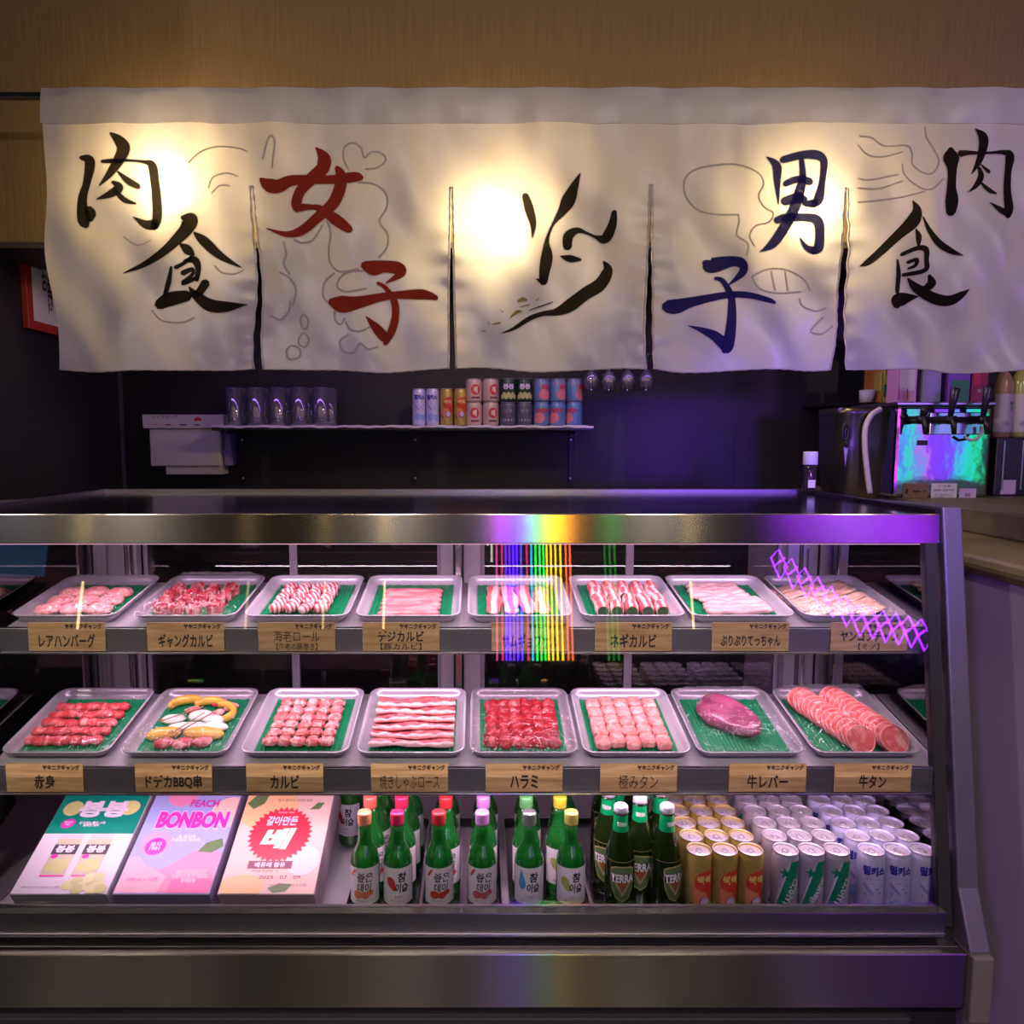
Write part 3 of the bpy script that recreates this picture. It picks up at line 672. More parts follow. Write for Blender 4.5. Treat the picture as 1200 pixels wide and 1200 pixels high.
for lab, a, c in (('left bamboo skewer crossing the onion slices', (-.070, -.008, .020), (.012, .030, .032)), ('right bamboo skewer ending in a small loop', (-.004, -.058, .030), (.046, .020, .030)), ('middle bamboo skewer lying across the onion', (-.024, -.060, .026), (.022, .006, .032))):
    b = MB(); b.tube([a, c], .0013, 8); b.tube([(a[0]+.006*math.cos(q), a[1]+.005*math.sin(q), a[2]+.0004*q) for q in [j*.6 for j in range(10)]], .0009, 6)
    o = b.build('bamboo_skewer', bam); put(o, TMX[1, 1], (0, 0, .0)); tag(o, lab, 'skewer')
# plastic film stretched over the wrapped trays
def film(row, i, H, seed):
    def fn(u, v):
        x, y = (u-.5)*.224, (v-.5)*.249
        ex = min(1, min(u, 1-u)*5.5); ey = min(1, min(v, 1-v)*6.5); s = min(ex, ey); s = s*s*(3-2*s)
        rad = 1
        z = .0242+(H-.0242+.004)*s
        z += s*.0020*math.sin((x*.8+y*.6)*160+seed)*math.sin((x-y)*60+seed)+.0009*math.sin(x*310+y*120+seed)*s
        return (x, y, z)
    b = MB(); b.grid(fn, 44, 44)
    o = b.build('plastic_wrap', film_m, None, smooth=True); put(o, TMX[row, i], (0, 0, 0))
    tag(o, f'clear plastic wrap stretched over the {(UN if row == 0 else LN)[i]}', 'plastic wrap', 'plastic wrap on trays')
for a in ((0, 0, .033, 1), (0, 1, .040, 2), (0, 7, .030, 3), (1, 0, .030, 4), (1, 1, .036, 5), (1, 4, .033, 6), (1, 6, .044, 7), (1, 7, .050, 8)): film(*a)

# ------------------------------------------------------------------ price cards
UC = [(79, 746, 'レアハンバーグ', None, 66), (218, 746, 'ギャングカルビ', None, 64), (348, 746, '海老ロール', '【海老の豚巻き】', 54), (470, 746, 'デジカルビ', '【豚カルビ】', 54),
      (621, 746, 'サムギョプサル', None, 66), (742, 746, 'ネギカルビ', None, 54), (879, 746, 'ぷりぷりてっちゃん', None, 70), (1018, 746, 'ヤンコプチャン', '【ミノ】', 68)]
LC = [(53, 911, '赤身', None, 25), (204, 911, 'ドデカBBQ串', None, 66), (334, 911, 'カルビ', None, 34), (480, 911, '焼きしゃぶロース', None, 70),
      (614, 911, 'ハラミ', None, 33), (748, 911, '極みタン', None, 46), (899, 911, '牛レバー', None, 48), (1022, 911, '牛タン', None, 32)]
for row, (cards, nm, yr) in enumerate(((UC, UN, 1.4985), (LC, LN, 1.4305))):
    for i, (px, py, s, s2, tw) in enumerate(cards):
        p = aty(px, py, yr); k = (aty(px+1, py, yr)-p).x
        wdt, hgt = 90*k, 34*k
        c = tag(empty('price_card', p+Vector((0, 0, -hgt/2))), f'wooden name card with black Japanese lettering in front of the {nm[i]}', 'name card', 'name cards on the price rails')
        MB().box(-wdt/2, wdt/2, -.0022, 0, 0, hgt).build('board', card_m, c)
        top = hgt*(.56 if s2 else .42)
        if s2 and False: pass
        me = textmesh(s, card_ink, width=tw*k, height=(13.5 if s2 else 17)*k*(1 if len(s) < 9 else .8), bold=.0 if any(q in s for q in '海焼極') else .03)
        meshobj('lettering', me, c, (0, -.0026, hgt*(.52 if s2 else .36)), (PI/2, 0, 0))
        if s2: meshobj('lettering', textmesh(s2, card_ink, width=(48 if len(s2) > 5 else 40)*k*(.62 if len(s2) < 5 else 1), height=8*k, bold=.014), c, (0, -.0026, hgt*.16), (PI/2, 0, 0))
        meshobj('logo_lettering', textmesh('ヤキニクギャング', card_ink, width=44*k, height=6.8*k, bold=.06), c, (wdt/2-25*k, -.0026, hgt*.87), (PI/2, 0, 0))

# ------------------------------------------------------------------ boxed drinks, tilted up
def flat(parent, pts, m, z, sub=0, name='print'):
    pts = [(min(max(x, -.0882), .0882), min(max(y, .0016), .2665)) for x, y in pts]
    return meshobj(name, shape(pts, m, sub, name), parent, (0, 0, z))
def ftext(parent, s, m, cx, cy, w_, h, z, bold=0, shear=0, name='lettering', rz=0): return meshobj(name, textmesh(s, m, w_, h, bold, shear), parent, (cx, cy, z), (0, 0, rz))
P = lambda n, c, r=.4: mat('print_'+n, c, r, 0, .05, 25)
pw, pgreen, pdg = P('white', (.66, .60, .68)), P('teal', (.0, .22, .15)), P('dark', (.04, .03, .05))
pmag, ppink, phot, pblue = P('magenta', (.55, .02, .33)), P('pink', (.66, .24, .38)), P('hotpink', (.80, .03, .36)), P('paleblue', (.30, .34, .62))
pcream, pred, pgrape, ppeach, pleaf, ppear, pbrown, plilac = P('cream', (.66, .47, .40)), P('crimson', (.60, .03, .06)), P('grape', (.52, .55, .20)), P('peach', (.86, .50, .42)), P('leaf', (.10, .18, .06)), P('pear', (.72, .46, .22)), P('plum', (.18, .03, .07)), P('lilac', (.66, .50, .74))
TB = math.radians(25)
def drink_box(x, w_, m_top, m_side, label, rzz=0):
    """origin at the front bottom edge; the printed face looks up and to the front"""
    t = tag(empty('drink_box', (x, 1.440, .553), (TB, 0, rzz)), label, 'box', 'boxed drinks in the case')
    H, L_ = .088, .29
    MB().box(-w_/2, w_/2, 0, L_, 0, H).build('carton', m_side, t, bevel=.0015)
    f = empty('printed_face', (0, 0, H)); f.parent = t; f.scale = (1.1, 1.08, 1)
    flat(f, rect(0, L_/2/1.08, (w_-.003)/1.1, (L_-.003)/1.08), m_top, .0004, name='face_sheet')
    MB().box(-w_/2*.5, w_/2*.5, .19, .25, -.0001, 0).build('flap', m_side, t)
    return t, f
bw = .197
t, f = drink_box(-.851, bw, pw, mat('box_side_green', (.42, .40, .46), .5), 'green and white drink box with grape pictures, leftmost of the three')
flat(f, rect(0, .1985, bw-.003, .140), pgreen, .0006)
for cx, cy, r in ((-.058, .188, .018), (.058, .190, .018)): flat(f, ell(cx, cy, r*1.1, r), pgrape, .0008)
ftext(f, '봉봉', pw, .006, .186, .100, .040, .0014, bold=.06); 
flat(f, ell(-.052, .152, .014, .011, 10, .3), pmag, .0008); ftext(f, 'SINCE\n1981', pw, -.052, .152, .016, .010, .0012, bold=.02)
ftext(f, '알고있는 좋은 시원\n달콤한 음료', pw, -.004, .151, .052, .012, .0010, bold=.03)
for cx in (-.030, .030):
    flat(f, rect(cx, .078, .048, .078), P('canface', (.50, .47, .33)), .0009); flat(f, rect(cx, .122, .044, .010), MATS['print_lilac'], .0010)
    flat(f, rect(cx, .093, .048, .022), pbrown if False else pdg, .0011); ftext(f, '봉봉', pw, cx, .094, .036, .016, .0014, bold=.05)
    flat(f, ell(cx-.014, .078, .007, .005), pmag, .0012); flat(f, rect(cx, .037, .046, .003), phot, .0012)
    for a, c in ((-.012, .055), (.004, .050), (.014, .057), (-.004, .064), (.010, .066)): flat(f, ell(cx+a, c, .009, .0075, 12), pgrape, .0013+a*.01)
for i, (a, c) in enumerate(((.010, .018), (.024, .026), (.038, .016), (.052, .024), (.066, .018), (.030, .010), (.058, .010), (.074, .010), (.045, .033), (.062, .034))):
    flat(f, ell(a, c, .0115, .010, 14), mat('print_grape%d' % (i % 2), ((.60, .60, .26), (.48, .50, .18))[i % 2], .3), .0015+i*.00005)
ftext(f, '238 mL (117 kcal) X 12캔', pdg, -.040, .014, .070, .005, .0010)
t, f = drink_box(-.643, bw, pblue, mat('box_side_lilac', (.30, .26, .42), .5), 'pink and blue drink box with peach pictures, middle of the three')
flat(f, ell(-.030, .215, .030, .022), ppink, .0006); flat(f, ell(.078, .180, .040, .036, 24), ppeach, .00055)
flat(f, [(-.0875, .003), (.0875, .003), (.0875, .085), (.06, .098), (.03, .088), (.0, .062), (-.018, .05), (-.05, .058), (-.068, .078), (-.0875, .076)], ppink, .0007)
flat(f, [(-.0875, .003), (-.01, .003), (-.002, .035), (-.022, .048), (-.05, .058), (-.068, .078), (-.0875, .076)], P('palepink', (.68, .38, .46)), .0008)
flat(f, [(.01, .003), (.0875, .003), (.0875, .03), (.04, .038), (.01, .028)], P('deeppink', (.72, .14, .34)), .0009)
flat(f, ell(-.046, .106, .030, .027), P('rose', (.80, .30, .42)), .0008); flat(f, ell(-.046, .100, .020, .019), phot, .0011)
ftext(f, '봉자\n1981', pw, -.046, .100, .022, .018, .0014, bold=.02)
flat(f, [(.040, .088), (.052, .108), (.080, .118), (.087, .100), (.068, .086)], pleaf, .0012)
ftext(f, 'BONBON', pw, .008, .160, .146, .044, .0012, bold=.09); ftext(f, 'BONBON', phot, .008, .160, .142, .040, .0018, bold=.055)
ftext(f, 'PEACH', pmag, .020, .200, .058, .018, .0014, bold=.03)
ftext(f, '고 복숭아\n과실음료 복숭아', pw, .008, .118, .058, .015, .0012, bold=.03)
ftext(f, '238 mL x 12캔', pmag, -.045, .030, .058, .008, .0012); ftext(f, '복숭아과즙음료캔\n식품의유형:과·채음료\n원재료명', pw, .042, .036, .068, .026, .0014, bold=.02)
t, f = drink_box(-.430, bw, pcream, mat('box_side_cream', (.52, .38, .44), .5), 'cream drink box with red badge and pear pictures, rightmost of the three')
flat(f, ell(-.040, .190, .062, .052, 28), ppear, .0006); flat(f, [(-.086, .2), (-.07, .222), (-.045, .222), (-.05, .2), (-.07, .186)], pleaf, .0008)
flat(f, star(-.002, .128, .064, .056, 34), pred, .0009); ftext(f, 'SINCE 1996', pw, .0, .178, .032, .004, .0012)
ftext(f, '갈아만든', pw, -.004, .158, .062, .022, .0013, bold=.03, shear=.15); ftext(f, '배', P('badgecream', (.85, .68, .48)), -.004, .117, .066, .048, .0014, bold=.05, shear=.2)
flat(f, rect(-.006, .060, .084, .016), pbrown, .0011); ftext(f, '배퓨레 함유', pw, -.006, .060, .058, .011, .0014, bold=.03)
flat(f, ell(.055, .070, .032, .032, 28), P('pearcut', (.80, .58, .66)), .0008); flat(f, ell(-.048, .016, .042, .024), ppear, .0010)
flat(f, [(.0, .012), (.02, .022), (.045, .020), (.035, .006), (.012, .003)], pleaf, .0011); flat(f, [(.046, .185), (.06, .202), (.074, .202), (.066, .186)], pleaf, .0012)
ftext(f, '배가 돌아가 시원한 음료', pbrown, .012, .208, .072, .007, .0010); ftext(f, '2025 . 07 . 09', pbrown, .018, .034, .078, .007, .0013); ftext(f, '238 mL (104 kcal) X 12캔', pbrown, .036, .018, .070, .006, .0015)
ftext(f, 'PEAR PUREE 12', pbrown, -.012, .047, .050, .004, .0010)

# ------------------------------------------------------------------ soju bottles
soju_me = MB().lathe([(.024, 0), (.0300, .003), (.0308, .008), (.0308, .108), (.0295, .118), (.0245, .133), (.0180, .145), (.0150, .155), (.0138, .175), (.0130, .197)], 28).mesh('glass_body', green_glass, True)
liq = None
cap_me = {}
CAPC = {'orange': (.80, .32, .16), 'crimson': (.75, .03, .12), 'red': (.70, .04, .05), 'violet': (.70, .30, .72), 'silver': (.55, .56, .56), 'green': (.14, .50, .16), 'yellow': (.75, .72, .05), 'gold': (.60, .55, .12), 'coral': (.80, .16, .12), 'lime': (.45, .62, .05)}
def cap_mesh(cn):
    if cn not in cap_me:
        cap_me[cn] = MB().lathe([(.0142, .190), (.0148, .194), (.0143, .1965), (.0148, .199), (.0148, .2125), (.0138, .2155), (.006, .216)], 24).mesh('cap', mat('cap_'+cn, CAPC[cn], .3, .35 if cn != 'silver' else .9, .1, 60), True)
    return cap_me[cn]
lab_p = mat('soju_label_paper', (.82, .76, .82), .45, 0, .03, 40)
def label_mesh():
    return arcpatch(.0312, .028, .108, -1.25, 1.25, 20).mesh('label', lab_p, True)
lab_me = label_mesh(); pblack = P('ink', (.015, .012, .018))
FR = {'orange': (.72, .22, .08), 'crimson': (.55, .05, .04), 'red': (.55, .06, .04), 'violet': (.62, .12, .16), 'silver': (.08, .34, .62), 'gold': (.40, .46, .10), 'green': (.10, .4, .1), 'yellow': (.40, .46, .10), 'coral': (.6, .1, .1), 'lime': (.40, .46, .10)}
def make_soju(cap, kind):
    t = empty('soju_bottle'); meshobj('glass_body', soju_me, t); meshobj('cap', cap_mesh(cap), t)
    l = meshobj('label', lab_me, t); R_ = .0316; fm = mat('fruit_'+cap, FR[cap], .4)
    if kind == 'a':
        for s, x, z, wd, ht in (('좋은', .004, .087, .034, .020), ('데이', .002, .066, .030, .019)): meshobj('lettering', wrapmesh(textmesh(s, pblack, wd, ht, .018, .1), R_+.0002, z, x/R_), l)
        for x, z, rx, rz_ in ((-.012, .050, .010, .009), (.004, .049, .009, .008), (.014, .054, .008, .006)): meshobj('fruit_print', wrapmesh(shape(ell(x, z, rx, rz_, 14), fm, 2), R_-.0001, 0, 0), l)
        meshobj('ribbon_print', wrapmesh(shape([(-.030, .090), (-.020, .104), (-.014, .104), (-.026, .086)], MATS['fruit_red'] if 'fruit_red' in MATS else fm, 2), R_-.0001, 0), l)
    else:
        for s, x, z, wd, ht in (('참', .009, .088, .019, .021), ('이슬', .008, .065, .028, .020)): meshobj('lettering', wrapmesh(textmesh(s, pblack, wd, ht, .03, .1), R_+.0002, z, x/R_), l)
        if cap == 'silver': pts = [(-.018, .104), (-.012, .088), (-.008, .075), (-.009, .066), (-.014, .061), (-.020, .062), (-.024, .068), (-.024, .078)]
        else: pts = ell(-.015, .076, .009, .013, 16, .4)
        meshobj('fruit_print', wrapmesh(shape(pts, fm, 2), R_-.0001, 0), l)
        if cap != 'silver': meshobj('fruit_print', wrapmesh(shape(ell(-.008, .064, .006, .006, 12), fm, 2), R_-.0001, 0), l)
        meshobj('lettering', wrapmesh(textmesh('과일향', fm, .016, .005), R_+.0002, .046, .0), l)
    meshobj('lettering', wrapmesh(textmesh('이슬 소주 360', pblack, .022, .0035), R_+.0002, .037, -.2), l)
    return t
DZ = .558
SJ = {}
def soju(cap, kind, x, y, label, rz=0):
    k = (cap, kind)
    if k not in SJ: o = SJ[k] = make_soju(cap, kind)
    else: o = copy_tree(SJ[k])
    o.location = (x, y, DZ); o.rotation_euler = (0, 0, rz); tag(o, label, 'bottle', 'green soju bottles')
cols = [(-.238, 'a', ['orange', 'coral', 'coral', 'coral'], 0), (-.169, 'b', ['crimson', 'crimson', 'crimson', 'crimson'], .10), (-.082, 'a', ['red', 'red', 'red', 'red'], .12), (.009, 'a', ['violet', 'violet', 'violet', 'violet'], .02),
        (.108, 'b', ['silver', 'green', 'silver', 'silver'], -.02), (.196, 'b', ['gold', 'yellow', 'yellow', 'yellow'], 0)]
for ci, (x, kd, caps, rz) in enumerate(cols):
    for r, cp in enumerate(caps):
        dx = {(0, 1): .002, (1, 1): .002, (2, 1): .012, (5, 1): -.016, (4, 1): -.002, (5, 2): -.004}.get((ci, r), .003*r)
        soju(cp, kd, x+dx, 1.470+r*.069, f'green soju bottle with {cp} cap, {RO[r]} row, {CO[ci]} of the six columns', rz+(.5 if r and ci == 0 else 0))
soju('crimson', 'b', -.315, 1.735, 'green soju bottle standing alone behind the cream drink box', -.3)

# ------------------------------------------------------------------ beer bottles
bmod = lambda a, z: 1+(.030*math.sin(9*a+z*95) if .125 < z < .178 else 0)
prof = [(.024, 0), (.0302, .003), (.0312, .008), (.0312, .118)]+[(.0312-(.0312-.0165)*((i/10)**1.15), .118+.060*i/10) for i in range(1, 11)]+[(.0150, .190), (.0138, .205), (.0132, .222)]
beer_me = MB().lathe(prof, 48, mod=bmod).mesh('glass_body', beer_glass, True)
bcap = MB().lathe([(.0158, .217), (.0150, .221), (.0150, .228), (.012, .2315), (.004, .232)], 24, mod=lambda a, z: 1+(.05*math.sin(21*a) if z < .22 else 0)).mesh('cap', mat('crown_cap', (.70, .70, .74), .3, .6), True)
neckl = MB().lathe([(.0168, .178), (.0156, .190), (.0144, .212)], 28, cap0=False, cap1=False).mesh('neck_label', mat('neck_label_green', (.0, .30, .09), .35, .1), True)
bgreen = mat('beer_label_green', (.10, .17, .06), .4); bgold = mat('beer_label_gold', (.62, .52, .25), .35, .5); bwhite = P('beerwhite', (.75, .75, .72)); bred = P('beerred', (.28, .10, .03))
def make_beer():
    t = empty('beer_bottle'); meshobj('glass_body', beer_me, t); meshobj('cap', bcap, t); n = meshobj('neck_label', neckl, t)
    meshobj('lettering', wrapmesh(textmesh('TERRA', bwhite, .022, .009, .03), .0159, .195), n)
    sh = lambda s, k=1: [(x*s*k, .072+(z-.072)*s) for x, z in ((-.024, .104), (-.015, .108), (0, .109), (.015, .108), (.024, .104), (.024, .082), (.021, .062), (.013, .044), (0, .037), (-.013, .044), (-.021, .062), (-.024, .082))]
    l = meshobj('label', wrapmesh(shape(sh(1.08), bgold, 3), .0315, 0), t)
    meshobj('label_field', wrapmesh(shape(sh(1.0), bgreen, 3), .0318, 0), l)
    meshobj('chevron_print', wrapmesh(shape([(-.020, .080), (0, .047), (.020, .080), (.015, .080), (0, .055), (-.015, .080)], bgold, 3), .0321, 0), l)
    meshobj('chevron_print', wrapmesh(shape([(-.014, .080), (0, .057), (.014, .080)], bred, 2), .0321, 0), l)
    meshobj('label_band', wrapmesh(shape(rect(0, .086, .048, .018), pblack, 3), .0322, 0), l)
    meshobj('lettering', wrapmesh(textmesh('TERRA', bwhite, .050, .018, .035), .0327, .086), l)
    meshobj('rim_print', arcpatch(.0314, .1205, .1215, -1.4, 1.4, 16).mesh('rim_print', bgold, True), t)
    return t
bs = [(.300, 1.47, 0, 'front row, left'), (.397, 1.47, .45, 'front row, right'), (.349, 1.510, -.1, 'second row, between the two front ones'), (.286, 1.540, -.4, 'second row, left'), (.401, 1.545, .3, 'second row, right behind the front right one'),
      (.318, 1.603, -.2, 'third row, left'), (.380, 1.612, .1, 'third row, right'), (.300, 1.668, -.1, 'fourth row, left'), (.365, 1.680, .1, 'fourth row, right')]
b0 = make_beer()
for i, (x, y, rz, lab) in enumerate(bs):
    o = b0 if i == 0 else copy_tree(b0); o.location = (x, y, DZ); o.rotation_euler = (0, 0, rz); tag(o, 'dark green beer bottle with crown cap, '+lab, 'bottle', 'beer bottles')

# ------------------------------------------------------------------ cans
lidm = mat('can_lid_aluminium', (.86, .80, .88), .34, .7, .05, 60); tabm = mat('can_tab_aluminium', (.50, .46, .52), .3, .9)
def can_body(m, r, h, name='can_body'):
    return MB().lathe([(r*.80, 0), (r*.86, .001), (r*.99, .006), (r, .009), (r, h-.012), (r*.985, h-.009), (r*.90, h-.003), (r*.92, h-.0012), (r*.93, h), (r*.90, h+.0004), (r*.87, h-.0005), (r*.85, h-.004)], 32, cap1=False).mesh(name, m, True)
def lid_mesh(r, h):
    b = MB(); b.lathe([(r*.86, h-.004), (r*.84, h-.0045), (r*.80, h-.0035), (.0005, h-.0035)], 28, cap0=False)
    b.tube([(r*.935*math.cos(2*PI*i/32), r*.935*math.sin(2*PI*i/32), h) for i in range(32)], .0008, 6, closed=True); return b.mesh('lid', lidm, True)
def tab_mesh(r, h):
    b = MB(); q = r*.22; b.tube([(q*1.0*math.cos(2*PI*i/14), q*1.5*math.sin(2*PI*i/14)-r*.05, h-.0025) for i in range(14)], .0008, 6, closed=True)
    b.tube([(r*.38*math.cos(2*PI*i/16), r*.30*math.sin(2*PI*i/16)-r*.42, h-.0033) for i in range(16)], .0005, 5, closed=True); return b.mesh('tab', tabm, True)
def can_base(name, bm_, r, h):
    t = empty(name); bo = meshobj('can_body', can_body(bm_, r, h), t); l = meshobj('lid', lid_mesh(r, h), t); meshobj('tab', tab_mesh(r, h), l); return t, bo
def cprint(bo, pts, m, r, k=0, sub=3, name='print', ang=0): return meshobj(name, wrapmesh(shape(pts, m, sub), r+.0003+k*.00025, 0, ang), bo)
def ctext(bo, s, m, r, x, z, w_, h, k=3, bold=.03, shear=0, slant=0): return meshobj('lettering', wrapmesh(textmesh(s, m, w_, h, bold, shear), r+.0003+k*.00025, z, x/r, slant), bo)
CR, CH = .0262, .146
gold_b = mat('can_gold', (.52, .38, .09), .35, .45, .3, 60); ccol = P('coral', (.62, .05, .02)); cpeach = P('canpeach', (.72, .25, .10)); cyel = P('canyellow', (.85, .60, .18)); cpurp = P('potato', (.30, .06, .14)); cgreen = P('cangreen', (.0, .22, .10)); cdg = P('candarkgreen', (.0, .11, .05))
def gold_can():
    t, bo = can_base('gold_can', gold_b, CR, CH)
    cprint(bo, [(-.012, .088), (-.006, .104), (.006, .112), (.028, .114), (.030, .060), (.022, .048), (.014, .066), (.0, .070), (-.010, .076)], ccol, CR, 1)
    cprint(bo, [(-.012, .078), (-.004, .070), (.010, .066), (.020, .050), (.018, .036), (.004, .028), (-.008, .036), (-.014, .056)], cpeach, CR, 0)
    ctext(bo, '쌕쌕', cyel, CR, .008, .094, .032, .019, 4, .03)
    cprint(bo, ell(.010, .044, .0115, .013, 18), cpurp, CR, 2); cprint(bo, ell(.011, .046, .0095, .010, 18), P('coconutwhite', (.62, .48, .68)), CR, 3)
    cprint(bo, [(-.022, .045), (-.012, .038), (-.006, .030), (-.014, .030)], cdg, CR, 1); return t
sil_b = mat('can_silver', (.56, .52, .58), .35, .55, .2, 90); cgl = P('cangreenlight', (.08, .34, .14))
def cider_can():
    t, bo = can_base('green_white_can', sil_b, CR, CH)
    cprint(bo, [(-.030, .008), (-.004, .008), (.026, .118), (.026, .133), (.006, .133), (-.004, .100)], cgreen, CR, 1, 4)
    cprint(bo, [(-.033, .008), (-.030, .008), (-.004, .100), (.004, .133), (.001, .133), (-.008, .100)], pw, CR, 1, 4)
    cprint(bo, star(-.006, .108, .013, .0055, 5, 1.75), cgreen, CR, 3)
    return t, bo
cw = P('milkwhite', (.66, .62, .84)); cbl = P('canblue', (.03, .03, .30)); cb2 = P('canskyblue', (.26, .42, .76)); cb3 = P('canlilacblue', (.32, .28, .66))
mil_b = mat('can_milky', (.62, .60, .82), .35, .25, .05, 40)
def milk_can(r=CR, h=CH):
    t, bo = can_base('white_blue_can', mil_b, r, h)
    ctext(bo, '밀키스', cbl, r, .002, h*.77, .044, .020, 3, .06)
    cprint(bo, [(-.020, .082), (-.012, .070), (-.002, .062), (.004, .062), (-.006, .074), (-.016, .084)], cb3, r, 1)
    for x, z, a, c in ((.008, .074, .004, .002), (.014, .066, .003, .003), (-.002, .085, .005, .001), (.018, .080, .004, .002), (-.014, .060, .002, .004), (.012, .040, .004, .005)): cprint(bo, ell(x, z, a, c, 8), cb3, r, 2)
    cprint(bo, ell(-.004, .034, .013, .015, 18), cb2, r, 1); cprint(bo, ell(.020, .030, .009, .013, 14), cb2, r, 1); ctext(bo, 'CREAMY SODA', cb3, r, 0, h*.655, .034, .003, 2, 0)
    return t
g0 = gold_can()
c0, cb0 = cider_can(); ctext(cb0, '칠성사이다', pw, CR, .003, .055, .090, .017, 4, .05, 0, math.radians(68))
c1, cb1 = cider_can(); ctext(cb1, 'Chilsung', pw, CR, .003, .058, .086, .017, 4, .04, 0, math.radians(66)); ctext(cb1, 'Cider', pw, CR, .013, .050, .034, .008, 4, .02, 0, math.radians(66))
m0 = milk_can()
def cans(protos, xs, name, label, group, rzs, dxr=0):
    used = set()
    for r in range(5):
        for c, x in enumerate(xs):
            p = protos[(c+r) % len(protos)]
            if id(p) in used: o = copy_tree(p)
            else: o = p; used.add(id(p))
            o.location = (x+dxr*r, 1.447+r*.0540, DZ); o.rotation_euler = (0, 0, rzs[c]+(R.uniform(-.5, .5) if r else 0))
            tag(o, f'{label}, {RO[r]} row, {("left", "middle", "right")[c]} column', 'can', group)
cans([g0], (.459, .5125, .566), 'gold_can', 'slim gold fruit drink can with red patch', 'gold cans in the case', (-.14, -.14, -.16), 0)
cans([c0, c1], (.6385, .692, .7445), 'green_white_can', 'slim silver and green soda can with star', 'green and silver cans in the case', (-.12, -.12, -.12), -.001)
cans([m0], (.8165, .870, .9225), 'white_blue_can', 'slim milky white can with blue lettering', 'white and blue cans in the case', (-.24, -.20, .12), -.002)
# shallow steel trays under the drinks
def drink_tray(x0, x1, lab):
    t = tag(empty('drink_tray', ((x0+x1)/2, 1.610, .5525)), lab, 'tray', 'shallow steel trays under drinks')
    W, D, H = x1-x0, .42, .016
    MB().loops([rrect(W-.010, D-.01, .010, 0), rrect(W, D, .014, H), rrect(W+.003, D+.003, .014, H+.001), rrect(W-.001, D-.001, .012, H+.0015), rrect(W-.008, D-.008, .010, .005)]).build('pan', wtray_m, t, smooth=False)
    return t
for a in ((-.278, -.126, 'shallow steel tray under the two left columns of bottles'), (-.118, .050, 'shallow steel tray under the third and fourth bottle columns'), (.068, .236, 'shallow steel tray under the fifth and sixth bottle columns'),
          (.246, .422, 'shallow steel tray under the beer bottles'), (.428, .598, 'shallow steel tray under the gold cans'), (.605, .778, 'shallow steel tray under the green and silver cans'), (.785, .9515, 'shallow steel tray under the white and blue cans')):
    drink_tray(*a)

# ------------------------------------------------------------------ noren (split shop curtain) and its rod
NY = 2.1
SL = [295, 528.5, 761.5, 995.5]
edges_px = [((48, 65), (295, 302)), ((295, 311), (528.5, 526.5)), ((528.5, 533.5), (761.5, 757)), ((761.5, 766), (995.5, 974)), ((995.5, 988), (1232, 1232))]
zt, zb, zs = aty(560, 104, NY).z, aty(560, 432, NY).z, aty(560, 214, NY).z
def wx(px, z):   # world x of a picture column on the cloth plane at height z
    Z = NY*CP-(z-EYE)*SP; return (px-CX)/F*Z
def cy(x, z):
    t = max(0, (zt-z)/(zt-zb)); a = t**.8
    y = NY+a*(.018*math.sin(7.5*x+9*z+.4)+.016*math.sin(17*x-13*z+1.0)+.010*math.sin(31*x+20*z))+(1-t)*.0035*math.sin(26*x)+.0012*math.sin(60*x+3*z)
    if z < zs:
        for e in SL:
            d = abs(x-wx(e, z)); y += .005*math.exp(-d/.035)*math.sin(z*95+e)*min(1, (zs-z)*8)
    return y
noren = tag(empty('noren_curtain', (0, NY, zt)), 'long white split shop curtain of five panels with large brushed characters', 'curtain')
NM = Matrix.Translation((0, -NY, -zt))
PN = []
for i, ((lt, lb), (rt, rb)) in enumerate(edges_px):
    def fn(u, v, a=(lt, lb), c=(rt, rb), i=i):
        z = zt+(zb-zt)*v
        w_ = max(0, (zs-z)/(zs-zb))
        if i == 0: l = a[0]+(a[1]-a[0])*v
        else: l = a[0]+(a[1]-a[0])*w_
        r = c[0]+(c[1]-c[0])*w_
        px = l+(r-l)*u; x = wx(px, z)
        z2 = z-(.006*math.sin(u*PI)+.004*math.sin(u*9+i*2))*v**3
        return (x, cy(x, z), z2)
    p = MB().grid(fn, 64, 84, NM).build('cloth_panel', cloth, noren, smooth=True)
    PN.append(p)
    e = MB(); H = []
    if i: H.append([fn(.006, .34+.66*j/60) for j in range(61)])
    if i < 4: H.append([fn(.994, .34+.66*j/60) for j in range(61)])
    H.append([fn(j/50, 1) for j in range(51)])
    for h in H: e.tube([(x, y-.001, z) for x, y, z in h], [.0024*(1+.35*math.sin(k*1.9+i)) for k in range(len(h))], 6, M=NM)
    e.build('hem', cloth, p, smooth=True)
# sewn sleeve along the top
b = MB(); b.grid(lambda u, v: (lambda x, z: (x, cy(x, z)-.0025-.003*math.sin(PI*v)-.0012*math.sin(x*33+v*3), z))(wx(48+u*1184, zt+.002-v*.092), zt+.002-v*.092), 160, 8, NM)
b.build('rod_sleeve', cloth, noren, smooth=True)
b = MB(); zr = aty(24, 110, NY).z
b.tube([(-1.50, NY+.014, zr), (1.65, NY+.014, zr)], .0105, 16); o = b.build('curtain_rod', mat('chrome_rod', (.45, .43, .42), .25, 1, .05, 30), smooth=True)
tag(o, 'metal rod carrying the white curtain, its left end showing', 'rod')
b = MB(); b.box(-1.52, -1.500, NY-.01, NY+.04, zr-.025, zr+.025).build('rod_bracket', black_m, o)

